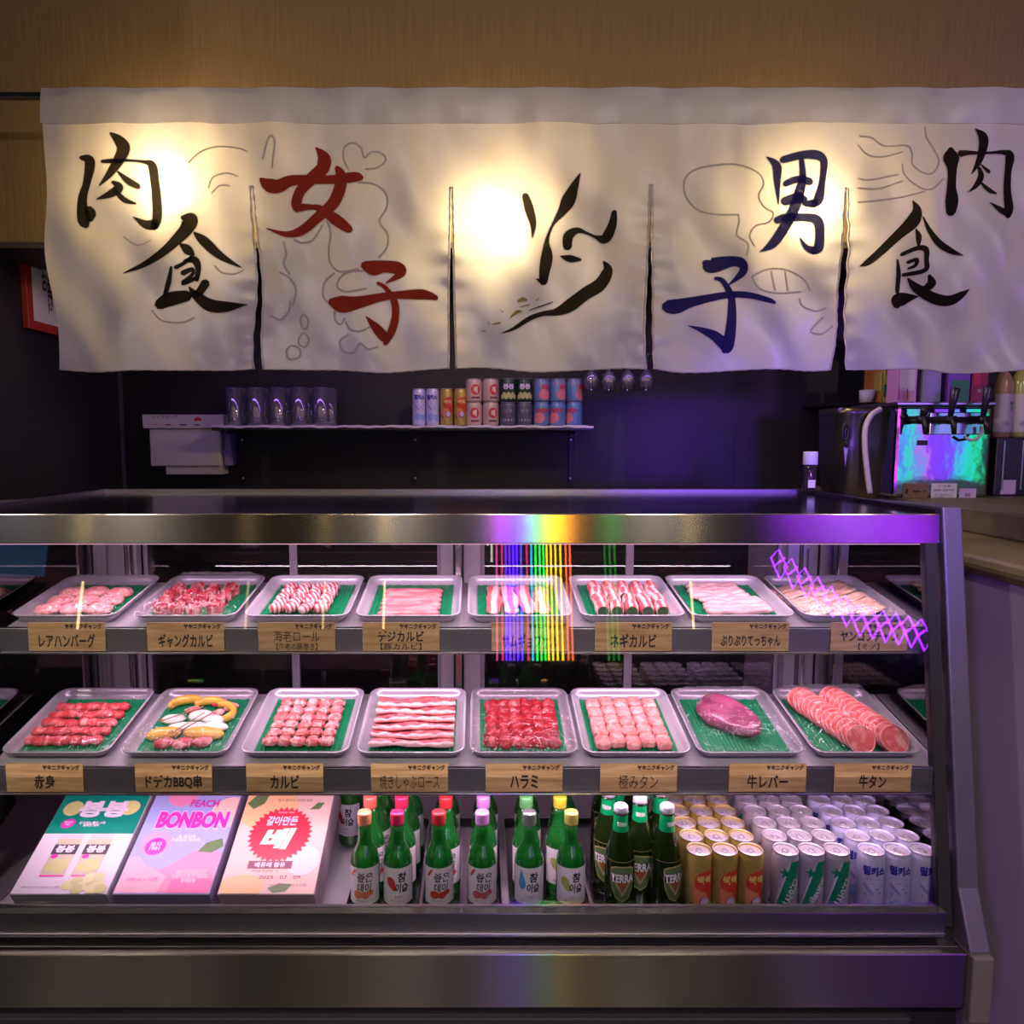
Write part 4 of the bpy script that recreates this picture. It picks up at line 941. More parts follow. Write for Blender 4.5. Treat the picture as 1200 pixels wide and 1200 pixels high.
def stroke(mbd, pts, grow, lift):
    c = catmull([(x, y, max(w_, 3)) for x, y, w_ in pts], 7); n = len(c); L_, R2 = [], []
    for k, (x, y, w_) in enumerate(c):
        x0, y0, _ = c[max(k-1, 0)]; x1, y1, _ = c[min(k+1, n-1)]; dx, dy = x1-x0, y1-y0; d = math.hypot(dx, dy) or 1
        h = max(w_, 2)/2+grow; L_.append((x-dy/d*h, y+dx/d*h)); R2.append((x+dy/d*h, y-dx/d*h))
    def cap(k, sgn):
        x, y, w_ = c[k]; x0, y0, _ = c[max(k-1, 0)]; x1, y1, _ = c[min(k+1, n-1)]; d = math.hypot(x1-x0, y1-y0) or 1
        e = (w_/2*.7+grow)*sgn; return (x+(x1-x0)/d*e, y+(y1-y0)/d*e, max(w_, 2)*.35+grow)
    out = []
    for k, sgn in ((0, -1), (n-1, 1)):
        x, y, h = cap(k, sgn); x0, y0, _ = c[max(k-1, 0)]; x1, y1, _ = c[min(k+1, n-1)]; dx, dy = x1-x0, y1-y0; d = math.hypot(dx, dy) or 1
        out.append(((x-dy/d*h*.6, y+dx/d*h*.6), (x+dy/d*h*.6, y-dx/d*h*.6)))
    L_ = [out[0][0]]+L_+[out[1][0]]; R2 = [out[0][1]]+R2+[out[1][1]]
    m = len(L_)
    def fn(u, v):
        k = min(int(round(v*(m-1))), m-1); return (L_[k][0]*(1-u)+R2[k][0]*u, L_[k][1]*(1-u)+R2[k][1]*u)
    return fn, m
def glyph(panel, origin, zoom, strokes, m, name='calligraphy', outline=4.5, lift0=.0022):
    for nm, mm_, g, lf in ((('print_outline', ink_white, outline, lift0),) if outline else ())+((name, m, 0, lift0+.0008),):
        b = MB()
        for si, st in enumerate(strokes):
            fn, n = stroke(b, st, g, 0)
            def f3(u, v, si=si, lf=lf):
                q = fn(u, v); px, py = origin[0]+q[0]/zoom, origin[1]+q[1]/zoom
                p = aty(px, py, NY); return (p.x, cy(p.x, p.z)-lf-si*.00004, p.z)
            b.grid(f3, 3, n-1, NM)
        o = b.build(nm, mm_, PN[panel])
        if name in ('faint_line_drawing', 'gold_flecks'): o['kind'] = 'stuff'
meat_l = [[(72, 222, 26), (125, 245, 58), (121, 380, 44), (103, 480, 58), (110, 590, 76), (126, 630, 50)], [(140, 545, 55), (165, 565, 42), (150, 600, 36)],
    [(252, 84, 14), (300, 125, 58), (328, 172, 74), (300, 240, 64), (245, 318, 42), (192, 392, 6)], [(197, 245, 20), (260, 245, 26), (350, 243, 13), (440, 248, 16), (488, 268, 46), (502, 360, 46), (510, 470, 54), (508, 570, 58), (490, 620, 46)],
    [(492, 606, 60), (440, 606, 50), (376, 568, 6)], [(293, 308, 8), (350, 360, 36), (405, 390, 30)], [(262, 368, 16), (300, 398, 46), (255, 440, 44), (186, 478, 6)], [(282, 425, 20), (330, 472, 30), (386, 487, 8)]]
eat_l = [[(668, 572, 30), (712, 588, 92), (692, 650, 84), (620, 722, 66), (520, 802, 50), (430, 870, 30), (335, 905, 5)], [(744, 668, 12), (800, 715, 55), (885, 795, 44), (1000, 857, 4)], [(660, 733, 12), (706, 768, 54), (738, 802, 28), (705, 838, 20), (638, 872, 26)],
    [(690, 835, 16), (752, 832, 44), (772, 880, 34), (760, 945, 26)], [(680, 905, 32), (735, 885, 24), (738, 912, 20), (680, 965, 26), (765, 930, 22)], [(612, 870, 16), (606, 960, 27), (594, 1045, 22)], [(565, 1100, 60), (625, 1062, 82), (705, 1035, 62)],
    [(715, 985, 8), (752, 1032, 50), (830, 1088, 74), (940, 1096, 58), (1045, 1083, 5)], [(812, 960, 48), (775, 1010, 44), (745, 1030, 30)]]
woman = [[(48, 295, 20), (85, 322, 62), (135, 328, 60), (200, 302, 50), (350, 292, 44), (450, 289, 52), (510, 287, 48), (535, 292, 30)], [(312, 136, 8), (348, 182, 60), (344, 232, 62), (300, 282, 60), (238, 352, 50), (216, 410, 50), (215, 440, 20)],
    [(215, 428, 42), (290, 430, 26), (340, 442, 36), (420, 500, 56), (480, 545, 38)], [(412, 232, 24), (432, 272, 52), (430, 332, 62), (398, 412, 60), (335, 475, 54), (250, 532, 48), (165, 552, 28), (70, 525, 5)]]
child_r = [[(550, 712, 46), (590, 720, 72), (640, 712, 58), (708, 722, 60), (722, 748, 44), (652, 792, 6)], [(612, 793, 16), (652, 820, 22), (694, 890, 34), (700, 960, 36), (682, 1030, 40), (648, 1085, 28)], [(645, 1058, 50), (602, 1010, 44), (550, 950, 4)],
    [(382, 880, 44), (430, 888, 80), (520, 882, 56), (680, 856, 38), (820, 856, 48), (898, 876, 22)]]
ctr = [[(277, 250, 34), (300, 320, 48), (325, 405, 34), (322, 480, 4)], [(598, 120, 5), (566, 190, 48), (532, 270, 80), (498, 330, 52), (462, 380, 26), (432, 430, 14), (406, 510, 24), (406, 600, 68), (392, 690, 60), (386, 750, 46)], [(385, 750, 40), (345, 728, 6)],
    [(525, 548, 50), (532, 482, 58), (582, 448, 38), (640, 466, 16), (690, 490, 20), (742, 502, 58), (778, 436, 50), (790, 356, 28)], [(485, 600, 6), (540, 618, 44), (600, 625, 14)],
    [(740, 632, 12), (764, 682, 60), (720, 762, 74), (630, 822, 72), (540, 888, 74), (460, 930, 44), (380, 945, 28), (300, 975, 28), (210, 1030, 20), (140, 1055, 4)], [(300, 925, 4), (380, 895, 8), (438, 870, 4)]]
man = [[(600, 104, 8), (646, 150, 40), (650, 230, 34), (656, 350, 4)], [(675, 122, 34), (760, 106, 40), (848, 104, 46), (886, 132, 42), (882, 230, 34), (868, 318, 50), (845, 345, 36)], [(850, 345, 40), (800, 345, 26), (785, 328, 10)], [(765, 130, 22), (775, 220, 34), (762, 300, 50), (740, 380, 55), (690, 470, 56), (622, 560, 46), (560, 600, 4)],
    [(690, 245, 28), (750, 226, 34), (815, 240, 34)], [(686, 335, 40), (750, 318, 48), (800, 325, 20)], [(640, 440, 32), (700, 418, 42), (800, 414, 36), (868, 430, 46), (884, 500, 42), (878, 570, 46), (850, 590, 36)], [(855, 588, 44), (815, 570, 30), (783, 522, 5)]]
child_b = [[(258, 670, 36), (290, 685, 78), (400, 662, 54), (458, 672, 62), (455, 715, 44), (376, 785, 6)], [(308, 750, 16), (345, 765, 25), (390, 830, 34), (405, 900, 42), (410, 1000, 50), (400, 1090, 58), (385, 1112, 34)], [(392, 1085, 60), (320, 1028, 48), (180, 990, 4)],
    [(68, 890, 66), (115, 890, 76), (200, 866, 50), (350, 836, 34), (500, 830, 34), (598, 850, 30), (634, 866, 16)]]
meat_r = [[(585, 182, 36), (585, 232, 96), (590, 300, 54), (590, 400, 50), (597, 475, 70), (597, 545, 52)], [(640, 207, 42), (700, 198, 26), (820, 193, 14), (918, 190, 30), (950, 212, 56), (940, 300, 40), (930, 420, 46), (928, 520, 58), (908, 575, 36)], [(915, 560, 50), (868, 535, 40), (815, 492, 5)],
    [(740, 58, 8), (784, 105, 54), (786, 170, 52), (760, 250, 38), (712, 322, 5)], [(778, 262, 8), (825, 302, 26)], [(765, 285, 24), (775, 332, 40), (740, 388, 30), (690, 430, 5)], [(770, 368, 14), (820, 415, 30), (862, 435, 10)]]
eat_r = [[(350, 492, 8), (376, 545, 60), (358, 602, 80), (290, 672, 60), (200, 762, 50), (110, 836, 38), (60, 862, 4)], [(418, 578, 8), (460, 642, 30), (530, 722, 45), (600, 775, 34), (655, 800, 4)], [(378, 648, 6), (400, 690, 35), (405, 738, 16)],
    [(322, 785, 22), (400, 754, 26), (450, 762, 34), (457, 820, 26), (452, 880, 26), (345, 900, 22)], [(362, 830, 20), (405, 818, 22), (402, 850, 20), (368, 865, 12)], [(303, 815, 12), (320, 900, 28), (314, 1000, 26)], [(300, 1078, 60), (310, 1055, 80), (355, 1038, 70), (425, 1030, 8)],
    [(373, 922, 10), (420, 982, 50), (500, 1046, 60), (570, 1066, 60), (632, 1035, 38), (680, 1003, 4)], [(475, 912, 16), (487, 958, 44), (455, 992, 36)]]
glyph(0, (80, 140), 5, meat_l, ink_black); glyph(0, (80, 140), 5, eat_l, ink_black)
glyph(1, (295, 140), 4.1375, woman, ink_red, outline=4); glyph(1, (295, 140), 4.1375, child_r, ink_red, outline=4)
glyph(2, (560, 180), 5, ctr, ink_black)
glyph(2, (560, 180), 5, [[(235, 870, 14), (262, 858, 26), (285, 862, 10)], [(185, 968, 4), (225, 935, 22), (258, 930, 5)], [(85, 1000, 8), (130, 992, 10)], [(60, 985, 6), (66, 1000, 5)], [(25, 1045, 6), (45, 1040, 6)], [(130, 915, 4), (150, 930, 5)], [(245, 905, 4), (300, 890, 7)], [(340, 865, 5), (356, 850, 6)]], ink_gold, 'gold_flecks', outline=0)
glyph(3, (765, 160), 4.446, man, ink_blue, outline=4); glyph(3, (765, 160), 4.446, child_b, ink_blue, outline=4)
glyph(4, (995, 140), 5, meat_r, ink_black, outline=3); glyph(4, (995, 140), 5, eat_r, ink_black, outline=3)
W8 = 10
def outl(panel, origin, zoom, lines): glyph(panel, origin, zoom, [[(x, y, W8) for x, y in l] for l in lines], ink_faint, 'faint_line_drawing', outline=0, lift0=.0010)
outl(1, (295, 140), 4.1375, [[(470, 245), (445, 190), (450, 135), (490, 115), (530, 140), (548, 190), (580, 160), (630, 165), (650, 200), (610, 240), (555, 248)],
    [(520, 315), (600, 325), (655, 370), (655, 440), (622, 500), (660, 560), (655, 620), (615, 670)], [(370, 500), (390, 560), (378, 640), (385, 700), (430, 740), (520, 730)], [(400, 745), (350, 790), (345, 860), (390, 900), (395, 960), (420, 985), (440, 955)],
    [(545, 735), (450, 750), (410, 800), (450, 830), (555, 820)], [(445, 975), (470, 1010), (530, 1018), (600, 980)], [(460, 1035), (420, 1070), (440, 1120), (490, 1125), (520, 1080), (560, 1110), (610, 1100)],
    [(235, 970), (250, 945), (272, 970), (262, 1010), (240, 1005), (235, 970)], [(222, 1060), (245, 1032), (270, 1060), (250, 1098), (222, 1085), (222, 1060)], [(168, 1120), (190, 1095), (225, 1110), (222, 1150), (180, 1160), (168, 1120)],
    [(60, 200), (85, 110), (105, 90), (120, 130), (105, 245)], [(150, 590), (165, 650), (155, 700), (185, 750)], [(135, 740), (190, 775), (218, 830), (200, 905)], [(205, 580), (240, 595), (300, 585), (350, 520)], [(90, 950), (140, 970), (180, 930), (190, 880)]])
outl(3, (765, 160), 4.446, [[(440, 410), (330, 405), (230, 380), (170, 310), (165, 230), (220, 170), (330, 145), (460, 145), (550, 180), (580, 240), (550, 310), (575, 370), (625, 400), (600, 450), (530, 470), (500, 520), (525, 570)],
    [(440, 410), (445, 450), (430, 520), (490, 560), (485, 620)], [(515, 730), (600, 690), (700, 695), (780, 750), (800, 810)], [(515, 730), (560, 790), (650, 815), (760, 815)], [(620, 700), (640, 800)], [(690, 700), (700, 805)], [(750, 850), (760, 890), (820, 920), (880, 900)], [(860, 950), (800, 1020), (860, 1035), (920, 990)]])
outl(0, (80, 140), 5, [[(700, 250), (780, 190), (880, 158), (1000, 170), (1050, 190)], [(820, 400), (850, 340), (930, 318), (1000, 340)], [(840, 430), (890, 390), (950, 395)], [(330, 690), (400, 735), (470, 700)], [(860, 860), (900, 895), (960, 895), (1010, 870)], [(520, 1130), (580, 1190), (680, 1195), (740, 1160)]])
outl(4, (995, 140), 5, [[(60, 100), (130, 110), (200, 160), (330, 155), (360, 200), (360, 270), (420, 320), (480, 320), (515, 250), (480, 170), (445, 110), (440, 50)], [(50, 150), (110, 210), (190, 225), (305, 195)], [(300, 270), (310, 340), (400, 410), (480, 410), (545, 350)], [(60, 340), (130, 355), (270, 335)], [(60, 395), (170, 410), (290, 375)], [(60, 480), (250, 475), (430, 430)]])

# ------------------------------------------------------------------ things on the back wall
WY = 3.148
zS = 1.600
b = MB(); x0, x1 = aty(255, 500, 3.0).x, aty(693, 500, 3.0).x
sh = tag(empty('wall_shelf', (0, 0, 0)), 'long thin dark shelf on the back wall carrying glasses and cans', 'shelf')
MB().box(x0, x1, 2.93, WY, zS-.014, zS).build('board', black_m, sh, bevel=.001)
b = MB(); b.grid(lambda u, v: (x0+.002+(x1-x0-.004)*u, 2.927+.004*math.sin(u*70)*.4, zS+.0055-v*.009+.0015*math.sin(u*55+v)+.001*math.sin(u*150)), 120, 1)
b.grid(lambda u, v: (x0+.002+(x1-x0-.004)*u, 2.927+v*.2, zS+.0035+.0012*math.sin(u*55+v)), 120, 2); b.build('paper_liner', paper_m, sh)
for px in (286, 487, 668):
    bx = aty(px, 540, WY).x
    q = MB(); q.box(bx-.005, bx+.005, 3.13, WY-.0005, 1.36, zS-.014); q.box(bx-.005, bx+.005, 2.95, 3.13, zS-.026, zS-.0145); o = q.build('shelf_bracket', mat('bracket_dark', (.02, .018, .022), .4, .5), sh)
    for zz in (1.385, 1.548): MB().lathe([(.0055, 0), (.005, .002), (.002, .003)], 12, M=Matrix.Translation((bx, 3.130, zz)) @ Matrix.Rotation(PI/2, 4, 'X')).build('screw', mat('screw_steel', (.7, .68, .7), .3, 1), o)
# highball glasses
def tumbler():
    t = empty('highball_glass'); 
    MB().lathe([(.024, 0), (.029, .001), (.0305, .012), (.0345, .150), (.0335, .150), (.0290, .016), (.0260, .010), (.001, .010)], 28, cap1=False).build('glass_body', glass_clear, t, smooth=True)
    MB().tube([(.034*math.cos(2*PI*i/28), .034*math.sin(2*PI*i/28), .150) for i in range(28)], .0009, 6, closed=True).build('rim', glass('glass_rim', (.7, .7, .75), 2, .05, diff=(.7, .68, .85), dfac=.3), t, smooth=True)
    return t
g = tumbler(); first = True
for r in range(2):
    for c in range(5):
        p = aty(275+c*25.5+r*9, 500, 2.97+r*.080)
        o = g if first else copy_tree(g); first = False
        o.location = (p.x, p.y, zS+.0055); tag(o, f'tall clear glass on the wall shelf, {"front" if r == 0 else "back"} row, {colname(c, 5)}', 'glass', 'tall glasses on the wall shelf')
# cans on the shelf
def fat_can(body, r=.0330, h=.092):
    t, bo = can_base('short_can', body, r, h); return t, bo
bs_ = {}
def pear():
    t, bo = fat_can(mat('pear_can', (.60, .44, .36), .4, .2)); cprint(bo, ell(0, .050, .019, .021, 20), pred, .033, 0); ctext(bo, '배', P('badgecream', (.85, .68, .48)), .033, 0, .050, .016, .026, 3, .05); cprint(bo, rect(0, .018, .034, .008), pbrown, .033, 0); return t
def grape(dark=False):
    t, bo = fat_can(mat('grape_can2' if dark else 'grape_can', (.10, .10, .16) if dark else (.02, .05, .035), .35, .3)); 
    if not dark:
        ctext(bo, '봉봉', pw, .033, 0, .062, .046, .022, 3, .05)
        for i in range(7): cprint(bo, ell(-.027+i*.009, .022+(i % 2)*.008, .009, .010, 12), pgrape, .033, 0)
    else: cprint(bo, rect(0, .022, .050, .009), P('greyband', (.4, .38, .42)), .033, 0); ctext(bo, '봉봉', P('greyband', (.4, .38, .42)), .033, 0, .058, .034, .014, 3, .0)
    return t
def peachc(k):
    t, bo = fat_can(mat('peach_can', (.14, .26, .50), .35, .3)); 
    cprint(bo, ell(.010 if k else -.012, .030, .024, .022, 18), P('peachcan', (.72, .22, .24)), .033, 0); ctext(bo, 'BONBON' if not k else '봉봉', pred, .033, 0 if not k else .012, .060, .050 if not k else .034, .018, 3, .05); 
    if k: cprint(bo, rect(.0, .075, .06, .014), P('peachcan', (.72, .22, .24)), .033, 0)
    return t
def onshelf(o, px, lvl, label, cat='can', rz=0):
    p = aty(px, 480, 2.985); o.location = (p.x, p.y, zS+.0055+lvl*.0925); o.rotation_euler = (0, 0, rz); tag(o, label, cat, 'cans on the wall shelf')
for i, px in enumerate((491, 507)): o = copy_tree(m0); onshelf(o, px, 0, f'slim milky white can on the wall shelf, {("leftmost of all the cans", "second can from the left")[i]}', rz=.1-.2*i)
for i, px in enumerate((523.5, 539.5)): o = copy_tree(g0); onshelf(o, px, 0, f'slim gold can on the wall shelf, {("left", "right")[i]} of its pair', rz=-.15)
a = pear(); k = 0
for px, n1 in ((555.5, 'left'), (575, 'right')):
    for lv, n2 in ((0, 'bottom'), (1, 'top')): o = a if k == 0 else copy_tree(a); k += 1; onshelf(o, px, lv, f'short cream can with red badge, {n1} stack, {n2}', rz=.1*k)
a, c = grape(), grape(True)
for k, (px, n1) in enumerate(((595.5, 'left'), (614.5, 'right'))):
    onshelf(c if k == 0 else copy_tree(c), px, 0, f'short dark grey can at the bottom of the {n1} green stack'); onshelf(a if k == 0 else copy_tree(a), px, 1, f'short dark green grape can on top of the {n1} stack')
a, c = peachc(0), peachc(1)
for k, (px, n1) in enumerate(((634.5, 'left'), (653.5, 'middle'), (673, 'right'))):
    onshelf(c if k == 0 else copy_tree(c), px, 1, f'short pink and blue can on top of the {n1} peach stack', rz=.2*k); onshelf(a if k == 0 else copy_tree(a), px, 0, f'short pink and blue can at the bottom of the {n1} peach stack', rz=-.3*k)
# stem glasses hanging upside down from a rack
rk = tag(empty('glass_rack', (0, 0, 0)), 'dark rack above the shelf end from which stem glasses hang', 'rack')
xa, xb = aty(690, 430, 2.95).x, aty(760, 430, 2.95).x; zr_ = aty(720, 418, 2.95).z
for i in range(5): x = xa-.005+i*(xb-xa+.03)/4-.010; MB().box(x-.004, x+.004, 2.86, 3.147, zr_, zr_+.006).build('rack_rail', black_m, rk)
MB().box(xa-.02, xb+.03, 3.13, 3.147, zr_+.0065, zr_+.03).build('rack_back', black_m, rk)
def stem():
    t = empty('stem_glass')
    MB().lathe([(.032, 0), (.030, .001), (.006, .004), (.0035, .010), (.0035, .055), (.010, .064), (.026, .080), (.030, .100), (.025, .138), (.0242, .138), (.029, .100), (.025, .082), (.004, .068)], 24, M=Matrix.Rotation(PI, 4, 'X')).build('glass_body', glass_clear, t, smooth=True); return t
g = stem()
for i, px in enumerate((693, 713.5, 735.5, 757.5)):
    o = g if i == 0 else copy_tree(g); o.location = (aty(px, 440, 2.95).x, 2.95, zr_+.0085); tag(o, f'upturned stem glass hanging from the rack, {colname(i, 4)}', 'glass', 'hanging stem glasses')
# paper box holder at the left
D = 3.06
def pq(px, py): return aty(px, py, D)
h = tag(empty('paper_dispenser', pq(215, 500)), 'white paper box holder on the dark back wall left of the shelf', 'holder')
o_ = h.location.copy()
def hb(x0, x1, y0, y1, d0, d1, name, m, **k):
    a_, b_ = pq(x0, y0)-o_, pq(x1, y1)-o_; return MB().box(a_.x, b_.x, d0, d1, b_.z, a_.z).build(name, m, h, **k)
hb(169, 264, 486, 502, -.02, .085, 'lid', paper_m, bevel=.002); bd = hb(176, 260, 502.5, 546, -.01, .085, 'body', white_m, bevel=.003); hb(194, 260, 546, 556, .0, .085, 'lower_tray', white_m, bevel=.002); hb(260.5, 270, 504, 546, .01, .085, 'side_flap', mat('lilac_side', (.34, .26, .6), .5), bevel=.004)
me = textmesh('クイアラップ', card_ink, .105, .015, .0, .3); q = pq(196, 489)-o_; meshobj('lettering', me, h, (q.x, -.0215, q.z), (PI/2, 0, 0))
me = textmesh('+  ◆  ■  ●  +', card_ink, .24, .006, .0); q = pq(216, 498)-o_; meshobj('lettering', me, h, (q.x, -.0215, q.z), (PI/2, 0, 0))
q = pq(234, 491)-o_; meshobj('mark_print', shape([(-.018, -.008), (-.012, .003), (0, .008), (.012, .003), (.018, -.008)], pred, 0), h, (q.x, -.0215, q.z), (PI/2, 0, 0))
# red framed notice on the left wall
nb = tag(empty('wall_notice', (-1.519, 2.62, 2.05)), 'red edged notice hanging on the left wall, half hidden behind the curtain', 'notice')
MB().box(0, .02, -.12, .13, -.13, .13).build('board', mat('red_board', (.42, .03, .03), .4, 0), nb, bevel=.002)
MB().box(.0205, .0215, -.09, .11, -.10, .125).build('paper', paper_m, nb)
meshobj('lettering', textmesh('お品書\n肉', card_ink, .09, .14, .03), nb, (.0225, .01, .01), (PI/2, 0, PI/2))
# small bottle with a white cap by the wall, on the rear edge of the case top
p = aty(948, 577, 2.10)
sb = tag(empty('sauce_bottle', (p.x, 2.10, 1.3955)), 'small bottle with white cap standing at the back of the case top', 'bottle')
MB().lathe([(.014, 0), (.0185, .002), (.0185, .05), (.018, .078), (.0165, .082)], 24).build('glass_body', glass('jar_glass', (.45, .42, .45), 1.4, .05, diff=(.16, .12, .12), dfac=.45), sb, smooth=True)
MB().lathe([(.0195, .083), (.0200, .085), (.0195, .118), (.018, .120)], 24).build('cap', white_m, sb, smooth=True)
arcpatch(.0192, .018, .040, -.6, .5, 8).build('label', paper_m, sb)

# ------------------------------------------------------------------ right: counter, dispenser, machines and cartons
ctop = mat('olive_counter_stone', (.30, .23, .10), .35, 0, .18, 14, bump=.1, bscale=60)
cstep = mat('stained_step_stone', (.17, .15, .10), .5, 0, .5, 18, bump=.2, bscale=40)
cn = tag(empty('side_counter', (1.15, 2.0, 0)), 'olive stone counter with raised step running along the right of the display case', 'counter')
MB().box(0, 1.845, -.75, 1.14, 1.235, 1.28).build('counter_top', ctop, cn, bevel=.018)
MB().box(.02, 1.845, -.73, 1.14, .0, 1.2345).build('counter_front', mat('grey_counter_panel', (.60, .50, .66), .6, 0, .06, 8), cn)
MB().box(.28, 1.845, -.60, 1.14, 1.2805, 1.352).build('raised_step', cstep, cn, bevel=.006)
ZC = 1.353
def cq(px, py, y): return aty(px, py, y)
DY = 2.50
x0, x1 = cq(1049, 530, DY).x, cq(1161, 530, DY).x; zt2 = cq(1100, 471, DY).z
bd_ = tag(empty('beer_dispenser', ((x0+x1)/2, DY, ZC)), 'shiny steel beer dispenser with three black taps on the side counter', 'beer dispenser')
hw, H = (x1-x0)/2, zt2-ZC
shiny = mat('shiny_dispenser_steel', (.72, .72, .76), .07, 1, .03, 4, bump=1, bscale=4)
MB().box(-hw, hw, 0, .30, 0, H-.012).build('body', shiny, bd_, bevel=.012)
MB().box(-hw-.004, hw+.004, -.006, .305, H-.0118, H).build('lid', steel_plain, bd_, bevel=.003)
MB().box(-hw+.105, hw-.045, -.012, -.0005, H-.110, H-.035).build('tap_plate', MATS['bright_trim'], bd_, bevel=.003)
def dq(px, py): v = cq(px, py, DY-.03)-bd_.location; return v.x, v.z
xa, za = dq(1083, 492); xb, _ = dq(1150, 492)
b = MB(); b.tube([(xa, -.045, za), (xb, -.045, za)], .010, 12); b.build('tap_rail', black_m, bd_, smooth=True)
for px, top, tl in ((1076, 478, 0), (1109, 455, 1), (1147, 453, 1)):
    x, z = dq(px, 492); _, zt3 = dq(px, top); _, z0 = dq(px, 509)
    t = empty('tap', (x, -.045, 0)); t.parent = bd_
    b = MB(); b.tube([(0, .044, z), (0, 0, z), (0, -.02, z-.005)], [.013, .015, .012], 12); b.tube([(0, -.02, z+.01), (0, -.03, z0)], [.011, .007], 12); b.build('spout', black_m, t, smooth=True)
    b = MB(); b.tube([(0, -.005, z+.01), (0, -.012, z+(zt3-z)*.5), (0, -.022, zt3-.004), (0, -.023, zt3)], [.008, .011, .015, .006], 12); b.build('handle', mat('tap_handle_dark', (.03, .02, .05), .3), t, smooth=True)
x, z = dq(1065, 488); MB().lathe([(.013, 0), (.012, .006), (.004, .008)], 20, M=Matrix.Translation((x, 0, z)) @ Matrix.Rotation(PI/2, 4, 'X')).build('dial', black_m, bd_, smooth=True)
b = MB(); xs, zs2 = dq(1150, 500); xe, ze = dq(1137, 516)
b.tube([(xs, -.03, zs2), (xs+.002, -.03, zs2-.02), (xs-.012, -.03, zs2-.042), (xe, -.03, ze), (xe-.02, -.03, ze+.012)], .005, 10); b.build('hose', mat('clear_hose', (.6, .6, .65), .2), bd_, smooth=True)
def sticker(x0p, x1p, y0p, y1p, m, txt=None):
    xa, za = dq(x0p, y0p); xb, zb2 = dq(x1p, y1p); s = MB().box(xa, xb, -.0012, -.0004, zb2, za).build('sticker', m, bd_)
    for i, (tx, u, v, w_, h_) in enumerate(txt or ()): meshobj('lettering', textmesh(tx, card_ink, w_*(xb-xa), h_*(za-zb2)), s, (xa+u*(xb-xa), -.0020, zb2+v*(za-zb2)), (PI/2, 0, 0))
sticker(1064.5, 1093, 567, 586, P('sticker_brown', (.25, .14, .06)), (('▮ ▬ ▪', .5, .5, .8, .3),)); sticker(1098, 1127, 567, 588, paper_m, (('ご注意', .5, .85, .5, .12), ('BEER SERVER', .5, .62, .8, .12), ('ビールは冷やして\nからお使いください', .5, .3, .8, .3)))
sticker(1131, 1150, 573, 588, plilac, (('取扱', .5, .5, .3, .3),)); sticker(1081, 1093, 516, 522, black_m)
# dark machine left of the dispenser with white hose and scissors
mx0, mx1 = cq(981, 530, 2.42).x, cq(1044, 530, 2.42).x
mc = tag(empty('steel_tub', ((mx0+mx1)/2, 2.50, ZC)), 'dark rounded steel tub with a curved white hose, left of the beer dispenser', 'tub')
hw2 = (mx1-mx0)/2; hh = cq(1010, 478, 2.44).z-ZC
b = MB(); b.loops([rrect(hw2*2*s, .20*s, .05*s, z) for s, z in ((.80, 0), (.84, .004), (.97, hh*.6), (1, hh*.92), (1.02, hh*.94), (1.0, hh), (.9, hh))]); b.build('body', mat('dark_tub_steel', (.16, .15, .13), .28, .9, .1, 10, bump=.2, bscale=12), mc, smooth=True)
b = MB(); hp = [(1033, 479), (1022, 486), (1015, 500), (1014, 520), (1016, 545), (1020, 578)]
b.tube([(cq(px, py, 2.38).x-mc.location.x, -.117, cq(px, py, 2.38).z-mc.location.z) for px, py in [c[:2] for c in catmull([(a_, c_, 0) for a_, c_ in hp], 6)]], .0085, 12); b.build('hose', mat('white_hose', (.62, .58, .60), .4), mc, smooth=True)
sc_ = tag(empty('scissors', cq(991, 525, 2.385)), 'pair of scissors with black handles hanging in front of the dark tub', 'scissors')
b = MB(); b.tube([(-.004+.010*math.cos(q), 0, .052+.026*math.sin(q)) for q in [2*PI*i/16 for i in range(16)]], .004, 8, closed=True); b.tube([(.006+.009*math.cos(q), .003, .045+.022*math.sin(q)) for q in [2*PI*i/16 for i in range(16)]], .004, 8, closed=True); b.tube([(0, 0, .028), (.003, 0, 0)], .004, 8); b.build('handle', black_m, sc_, smooth=True)
b = MB().add([(-.006, 0, .002), (.008, 0, .002), (.002, 0, -.062), (-.006, .003, .002), (.008, .003, .002), (.002, .003, -.062)], [(0, 1, 2), (5, 4, 3), (0, 3, 4, 1), (1, 4, 5, 2), (2, 5, 3, 0)]); b.build('blade', steel_plain, sc_)
MB().lathe([(.003, 0), (.003, .004)], 10, M=Matrix.Translation((.001, .002, .001)) @ Matrix.Rotation(PI/2, 4, 'X')).build('pivot', steel_plain, sc_)
